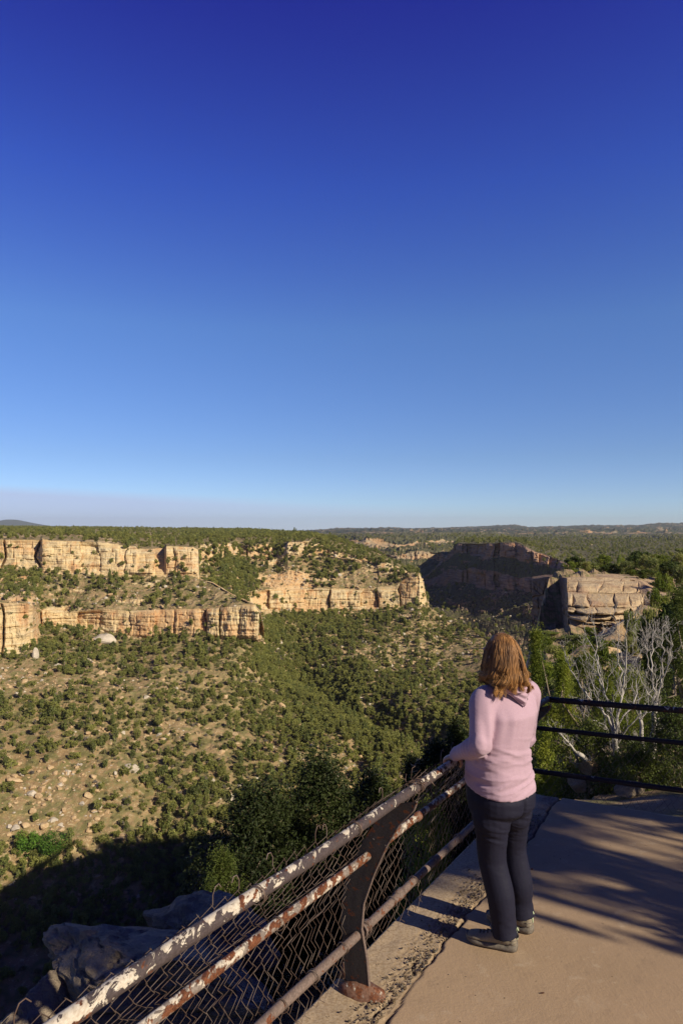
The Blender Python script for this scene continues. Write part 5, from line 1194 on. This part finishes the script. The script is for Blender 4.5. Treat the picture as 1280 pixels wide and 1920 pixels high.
# hooded top
mb = MB()
hemz = hipC + HU * .025
lofted(mb, [ring(hemz - HU * .012 - FW * .008, .192, .164, 32, tilt=.02, lean=.16), ring(hipC + HU * .06 - FW * .004, .190, .160, 32, lean=.05), ring((hipC + waist) / 2 + HU * .02, .182, .152, 32), ring(waist + HU * .01, .172, .146, 32), ring(waist * .55 + chest * .45, .168, .142, 32), ring(chest, .176, .138, 32), ring(shou - HU * .045, .184, .120, 32), ring(shou - HU * .008, .158, .096, 32), ring(shou + HU * .022, .118, .08, 32), ring(neckb + HU * .008, .074, .068, 32)])
for sh, el, wr, sg in ((shL, elL, wrL, -1), (shR, elR, wrR, 1)):
    ax = sh - RT * sg * .045 + HU * .012
    chain(mb, [ax, sh + RT * sg * .010 - HU * .01, sh * .55 + el * .45 + RT * sg * .006, el * .85 + sh * .15, el, el * .7 + wr * .3, el * .25 + wr * .75, wr + (wr - el) * .10], [.070, .073, .064, .058, .057, .052, .040, .036], 20, 6)
    # soft cuff over the back of the hand
    gp = gripL if sg < 0 else gripR
    chain(mb, [wr + (wr - el) * .05, wr * .55 + (gp + UPV * .03) * .45, wr * .25 + (gp + UPV * .036) * .75], [.036, .034, .029], 14)
def dtop(v, n):
    hgt = v[:, 2] - (gL + gR) / 2
    s_ = (v - hipC) @ RT; bk = np.clip(-(n @ FW) + .4, 0, 1)
    k1 = np.exp(-((hgt - .98) / .085) ** 2); k2 = np.exp(-((hgt - .86) / .05) ** 2)
    w1 = 1 - 2.6 * np.clip(np.abs(fbm(v[:, 0] * 3.2, v[:, 1] * 3.2, v[:, 2] * 17 + s_ * 3, 3, 71)) / .38, 0, 1) ** .7
    d = .0052 * k1 * w1 * bk * np.clip(.7 + fbm(v[:, 0] * 5, v[:, 1] * 5, v[:, 2] * 12, 2, 72), 0, 1)
    d = d + .0045 * k2 * (1 - 2.4 * np.clip(np.abs(fbm(v[:, 0] * 4, v[:, 1] * 4, v[:, 2] * 26 - s_ * 5, 3, 73)) / .38, 0, 1) ** .7)
    d = d + .004 * fbm(v[:, 0] * 6, v[:, 1] * 6, v[:, 2] * 6, 3, 74)
    d = d + .0045 * np.exp(-((hgt - 1.16) / .09) ** 2) * np.sin(s_ * 95 + 5 * fbm(v[:, 0] * 3, v[:, 1] * 3, v[:, 2] * 5, 2, 75)) * bk * np.clip((np.abs(s_) - .05) / .08, 0, 1)
    # folds round the bent elbow and along the forearm
    for el, wr in ((elL, wrL), (elR, wrR)):
        de = np.linalg.norm(v - el, axis=1); ax = (wr - el) / np.linalg.norm(wr - el); al = (v - el) @ ax
        inarm = np.linalg.norm(v - el - np.clip(al, 0, .3)[:, None] * ax, axis=1) < .075
        d = d + inarm * .0042 * np.exp(-((al - .06) / .10) ** 2) * np.sin(al * 150 + 4 * fbm(v[:, 0] * 8, v[:, 1] * 8, v[:, 2] * 8, 2, 76))
    return d
top = fuse('hooded_top', mb, .0058, M_PINK, root, 14, dtop)
# dark opening pieces and seams as fine piping
def on_back(xr, zc):
    """a point on her back: xr metres right of the spine, at world height zc"""
    zl = [hipC[2], waist[2], chest[2], shou[2] - .045, shou[2] + .022]; cs = [hipC, waist, chest, shou, shou]
    cx_ = np.interp(zc, zl, [c[0] for c in cs]); cy_ = np.interp(zc, zl, [c[1] for c in cs]); a_ = np.interp(zc, zl, [.19, .172, .176, .184, .118]); b_ = np.interp(zc, zl, [.16, .146, .138, .120, .08])
    q = np.clip(np.abs(xr) / a_, 0, .97); dep = b_ * (1 - q ** 2.3) ** (1 / 2.3)
    return np.array([cx_, cy_, zc]) + RT * xr - FW * (dep)
from mathutils.bvhtree import BVHTree
bvh = BVHTree.FromPolygons([Vector(v.co) + world_loc(root) for v in top.data.vertices], [tuple(p.vertices) for p in top.data.polygons])
def onto(p, off):
    h_ = bvh.ray_cast(Vector(p - FW * .6), Vector(FW), 1.0)
    return (np.array(h_[0]) - FW * off) if h_[0] is not None else p - FW * off
# the hood lying folded on her back: a soft shawl of cloth narrowing to a point
tipz = W(968, 1322, 3.5)[2] - .0; topz = shou[2] + .065
nu, nv = 41, 26; HV = np.zeros((nv, nu, 3))
for i in range(nv):
    v_ = i / (nv - 1)
    for j in range(nu):
        u_ = 2 * j / (nu - 1) - 1
        zmid = topz * (1 - v_) + (tipz - .022) * v_; wdt = .150 * (1 - v_ ** 1.5 * .90)
        zz = zmid + .055 * v_ * abs(u_) ** 1.3 * (1 - v_) * 2 + (topz - zmid) * .12 * abs(u_)
        bul = .024 + .040 * math.sin(min(1, v_ * 1.1 + .08) * PI) ** .6 * (1 - .5 * abs(u_) ** 3) + .010 * math.cos(u_ * PI * 1.5 + 1) * (1 - v_) + .008 * math.sin(v_ * 17 - 2.6 * u_) * (1 - u_ * u_)
        bul = bul * min(1, (1 - v_) * 5 + .5)
        p = on_back(u_ * wdt - .014, min(zz, shou[2] + .02)); p[2] = zz
        if zz > shou[2] + .02: p = p + FW * (zz - shou[2] - .02) * .35
        HV[i, j] = onto(p, bul * .75 + .006) if zz < shou[2] + .03 else p - FW * (bul + .004)
hm = MB(); f1 = grid_faces(nv, nu); inner_ = HV + FW * .014
hm.add(HV.reshape(-1, 3), f1[:, ::-1]); hm.add(inner_.reshape(-1, 3), f1)
nn_ = nv * nu; edge = [j for j in range(nu)] + [i * nu + nu - 1 for i in range(1, nv)] + [(nv - 1) * nu + j for j in range(nu - 2, -1, -1)] + [i * nu for i in range(nv - 2, 0, -1)]
hm.f += [(edge[i], edge[(i + 1) % len(edge)], edge[(i + 1) % len(edge)] + nn_, edge[i] + nn_) for i in range(len(edge))]
hood = hm.build('hood', M_PINK, top)
el_ = MB(); c0 = W(973, 1320, 3.44); an = np.linspace(0, 2 * PI, 11); el_.tube([on_back(.02, tipz + .012) - FW * .022 + RT * .004 * math.cos(q) + HU * .005 * math.sin(q) for q in an], .0016, 5, False); el_.build('eyelet', M_LACE, hood)
# raglan seams and hem band

# hair: a cap of fine wavy locks to below the shoulders
rh = np.random.default_rng(12)
HVt = []; HFc = []; HT = []; HL = []; nvt = 0
cap = MB(); rings_ = []
for z in np.linspace(-.75, 1, 12):
    w_ = math.sqrt(max(.01, 1 - z * z)); rings_.append(ring(hp(0, -.012, .012 + z * .112), .076 * w_ + .002, .095 * w_, 24, HY, 2.0))
hair_root = None
NS = 7000
for k in range(NS):
    # roots: over crown and back, sides; leave the face free
    az = rh.uniform(-PI, PI); el__ = math.asin(rh.uniform(-.15, 1))
    if abs(az) < .72 and el__ < .7: continue          # az 0 = face
    part = .012
    d = np.array([math.sin(az) * math.cos(el__), math.cos(az) * math.cos(el__), math.sin(el__)])
    shell = rh.uniform(.86, 1.0)
    r0 = np.array([.076, .096, .118]) * (.98 + .10 * (shell - .86)); p = d * r0; p[1] -= .012; p[2] += .006
    zend = -.140 + rh.normal(0, .008) + .030 * math.sin(int((az + PI) / (2 * PI) * 12) * 2.3) - .008 * math.cos(az * 2)
    n_ = 24; pts = [p.copy()]; grp = int((az + PI) / (2 * PI) * 12 + (el__ > .7) * 12)
    gph = (grp * 2.399) % 6.28; gam = .5 + .5 * ((grp * .618) % 1)
    side = 1 if p[0] >= part else -1
    cur = p.copy(); v = np.array([side * .5 * math.cos(el__) + d[0] * .3, d[1] * .5 - .25, .1]); step = .012
    jit = rh.normal(0, .0028, 3)
    ztop = cur[2]
    for q in range(60):
        if cur[2] < zend: break
        # gravity with the head kept clear
        v = v * .62 + np.array([0, -.02, -1.]) * .5
        v = v / np.linalg.norm(v); nxt = cur + v * step
        # push out of the skull, neck and shoulders
        e_ = np.array([nxt[0] / .083, (nxt[1] + .012) / .101, (nxt[2] - .006) / .121]); le = np.linalg.norm(e_)
        tgt = .93 + .10 * (shell - .85) / .15
        if nxt[2] > -.075 and le < tgt: nxt[:2] *= (tgt / max(le, .3)) ** .8
        if nxt[2] <= -.05:
            # below the jaw: flows back over the neck and over the hood
            rr0 = math.hypot(nxt[0] / .086, (nxt[1] + .02) / .095); lo = .74 + .32 * (shell - .86) / .14
            if rr0 < lo: nxt[:2] = nxt[:2] * (lo / max(rr0, .2)) ** .6
            if nxt[2] < -.125: nxt[1] = min(nxt[1], -.070 - .42 * (-.125 - nxt[2])) if abs(az) > 1.2 or nxt[1] < 0 else nxt[1]
        cur = nxt; pts.append(cur.copy())
    pts = np.array(pts); s_ = np.linspace(0, 1, n_ + 1); qq = np.linspace(0, len(pts) - 1, n_ + 1); pts = np.stack([np.interp(qq, np.arange(len(pts)), pts[:, c_]) for c_ in range(3)], 1)
    fl_ = 1 + .13 * np.clip((.02 - pts[:, 2]) / .15, 0, 1) ** 1.0 * (1 - .8 * np.clip((-.12 - pts[:, 2]) / .07, 0, 1)); pts[:, :2] *= fl_[:, None]
    amp = .020 * np.clip((s_ - .36) / .5, 0, 1) * gam; ph_ = gph + pts[:, 2] * (62 + 22 * gam)
    cx = np.cos(az); 
    out = pts[:, :2] / (np.linalg.norm(pts[:, :2], axis=1)[:, None] + 1e-6)
    tan_ = np.stack([-out[:, 1], out[:, 0]], 1)
    pts[:, :2] += tan_ * (amp * np.sin(ph_))[:, None] + out * (amp * .8 * np.cos(ph_ * 1.0 + .6))[:, None]
    pts += jit[None, :] * np.clip(s_ * 2, 0.3, 1)[:, None]
    # locks gather at their ends
    ga = -PI + (int((az + PI) / (2 * PI) * 12) + .5) * 2 * PI / 12; 
    gathered = np.array([math.sin(ga), math.cos(ga)]) * np.linalg.norm(pts[:, :2], axis=1)[:, None]
    wgt = (.55 * np.clip((s_ - .45) / .55, 0, 1))[:, None] * (1 if (abs(az) > 1.2) else .4); keepy = pts[:, :2].copy(); pts[:, 0] = pts[:, 0] * (1 - wgt[:, 0]) + gathered[:, 0] * wgt[:, 0]
    Wp = headc + pts[:, 0:1] * HR + pts[:, 1:2] * HF + pts[:, 2:3] * HU
    t = np.gradient(Wp, axis=0); t /= np.linalg.norm(t, axis=1)[:, None] + 1e-9
    o3 = np.concatenate([out @ np.stack([HR[:2], HF[:2]]), np.zeros((n_ + 1, 1))], 1); a3 = np.cross(t, o3); a3 /= np.linalg.norm(a3, axis=1)[:, None] + 1e-9; b3 = np.cross(a3, t)
    rad_ = .0016 * (1 - s_ ** 4 * .8) * rh.uniform(.6, 1.1)
    K = 4; an = np.arange(K) * 2 * PI / K
    V = Wp[:, None, :] + rad_[:, None, None] * (np.cos(an)[None, :, None] * a3[:, None, :] * 1.15 + np.sin(an)[None, :, None] * b3[:, None, :] * .7)
    HVt.append(V.reshape(-1, 3)); HFc.append(grid_faces(n_ + 1, K, True) + nvt); nvt += V.shape[0] * K
    tp = np.clip((s_ - .42) / .55, 0, 1) * .75 * (.4 + .6 * rh.random()); HT.append(np.repeat(tp, K)); HL.append(np.full((n_ + 1) * K, rh.random() ** 2))
HVt = np.concatenate(HVt); HFc = np.concatenate(HFc)
hair = mk('hair', HVt, HFc, M_HAIR, root, True, attrs={'tip': np.concatenate(HT), 'lock': np.concatenate(HL)})
lofted(cap, rings_); cap.build('scalp_hair', M_HAIR, hair)
# flyaway curl by her left cheek
fl = MB(); q0 = W(897, 1222, 3.55); fl.tube([q0, q0 + [-.012, 0, .006], q0 + [-.022, 0, -.002], q0 + [-.020, 0, -.012]], .0009, 4); fl.tube([q0 + [0, 0, .004], q0 + [-.016, 0, .004], q0 + [-.027, 0, .012]], .0009, 4); fl.build('stray_lock', M_HAIR, hair)

# shoes
def shoe(an, toe_dir, gnd, tag_on):
    td = np.array([toe_dir[0], toe_dir[1], 0.]); td /= np.linalg.norm(td); sd = np.array([td[1], -td[0], 0])
    base = np.array([an[0], an[1], gnd]); L_ = .265; hb_ = .062
    def prof(x):   # x 0 heel .. 1 toe: half-width, sole outline
        return np.interp(x, [0, .04, .15, .35, .6, .8, .93, 1], [.018, .030, .035, .034, .043, .045, .034, .010])
    xs = np.concatenate([np.linspace(0, .1, 5), np.linspace(.14, .9, 18), np.linspace(.93, 1, 5)])
    def slab(z0f, z1f, grow, n=14):
        rows = []
        for x in xs:
            w = prof(x) + grow; z0, z1 = z0f(x), z1f(x); c_ = base + td * (x * L_ - hb_) - sd * .006 * math.sin(x * PI)
            t = np.arange(n) * 2 * PI / n; rows.append(c_ + sd[None, :] * (w * np.sign(np.cos(t)) * np.abs(np.cos(t)) ** .55)[:, None] + UPV[None, :] * ((z0 + z1) / 2 + (z1 - z0) / 2 * np.sign(np.sin(t)) * np.abs(np.sin(t)) ** .6)[:, None])
        m_ = MB(); lofted(m_, rows); return m_
    spring = lambda x: .010 * max(0, x - .82) / .18 + .004 * max(0, .06 - x) / .06
    shr = empty('shoe', (0, 0, 0)); C.objects.unlink(shr)
    up = MB()
    rows = []
    for x in xs:
        w = prof(x) - .001; hgt = np.interp(x, [0, .05, .2, .34, .42, .6, .8, .93, 1], [.075, .098, .102, .100, .088, .066, .052, .042, .026]); c_ = base + td * (x * L_ - hb_ + .002) - sd * .006 * math.sin(x * PI)
        n = 18; t = np.arange(n) * 2 * PI / n; z_ = .018 + (hgt - .018) * (np.sin(t) * .5 + .5); taper = 1 - .30 * np.clip((z_ - .035) / .07, 0, 1)
        rows.append(c_ + sd[None, :] * (w * np.cos(t) * taper * 1.04)[:, None] + UPV[None, :] * z_[:, None])
    lofted(up, rows); u_ = up.build('shoe', M_SHOE, root)
    so2 = slab(lambda x: spring(x), lambda x: .030 + .008 * (x < .15) + spring(x) * .8, .004); so2.build('sole', M_SOLE, u_)
    col = MB(); an_ = np.linspace(0, 2 * PI, 21)
    col.tube([base + td * (.03 + .052 * math.cos(q) - .012) + sd * .030 * math.sin(q) + UPV * (.100 - .006 * math.cos(q)) for q in an_], .0085, 8, False); col.build('collar', M_SHOE, u_)
    lc = MB()
    for k in range(5):
        x = .40 + .075 * k; z_ = np.interp(x, [.34, .42, .6, .8], [.104, .093, .071, .056]); w = .020
        c_ = base + td * (x * L_ - hb_) - sd * .006
        lc.tube([c_ - sd * w + UPV * (z_ - .010), c_ + UPV * (z_ + .002) + td * .006, c_ + sd * w + UPV * (z_ - .010)], .0026, 5)
    b_ = base + td * (.38 * L_ - hb_) + UPV * .105
    for sg in (-1, 1): lc.tube([b_, b_ + sd * sg * .018 + UPV * .010, b_ + sd * sg * .034 + td * .006, b_ + sd * sg * .026 - UPV * .014 + td * .012, b_ + td * .004], .0024, 5)
    lc.build('lace', M_LACE, u_)
    # overlays, heel counter and pull tab
    ov_ = MB(); ht = base - td * (hb_ - .001)
    ov_.box(ht + UPV * .070 + td * .002, .010, .004, .052, [[td[0], sd[0], 0], [td[1], sd[1], 0], [0, 0, 1]]) if False else None
    tb = MB(); tb.tube([ht + UPV * .060 - td * .001, ht + UPV * .082 + td * .0, ht + UPV * .104 + td * .004, ht + UPV * .118 - td * .004, ht + UPV * .106 - td * .006], .0050, 6); tb.build('pull_tab', M_TABC, u_)
    hc_ = MB(); t_ = np.linspace(-1.25, 1.25, 15)
    for z_, r_ in ((.046, 1.04), (.060, 1.0)):
        hc_.tube([base - td * (hb_ - .038) - td * .036 * r_ * math.cos(q) + sd * .033 * r_ * math.sin(q) + UPV * z_ for q in t_], .0035, 6)
    hc_.build('heel_overlay', M_SOLE, u_)
shoe(anL, (-.90, .44), gL, True); shoe(anR, (-.80, .60), gR, True)
# elastic toggle at the near trouser hem
tg = MB(); q0 = anL - FW * .058 + RT * .02 - HU * .018; tg.tube([q0 + np.array([.010 * math.cos(a_), 0, .010 * math.sin(a_)]) for a_ in np.linspace(0, 2 * PI, 9)], .004, 5, False); tg.build('hem_toggle', M_LACE, pants)
# ------------------------------------------------------------------ clear mountain air over kilometres
hb = MB(); hb.box((0, 0, 32), 29400, 29400, 336)
mh = bpy.data.materials.new('air'); mh.use_nodes = True; nh = mh.node_tree; nh.nodes.clear()
oh = nh.nodes.new('ShaderNodeOutputMaterial'); pv = nh.nodes.new('ShaderNodeVolumePrincipled'); pv.inputs['Color'].default_value = (0.80, 0.90, 1.0, 1); pv.inputs['Density'].default_value = 5e-5; pv.inputs['Anisotropy'].default_value = 0.1
nh.links.new(pv.outputs[0], oh.inputs['Volume'])
tag(hb.build('haze', mh, smooth=False), 'thin blue haze over the far mesas', 'haze', kind='stuff')
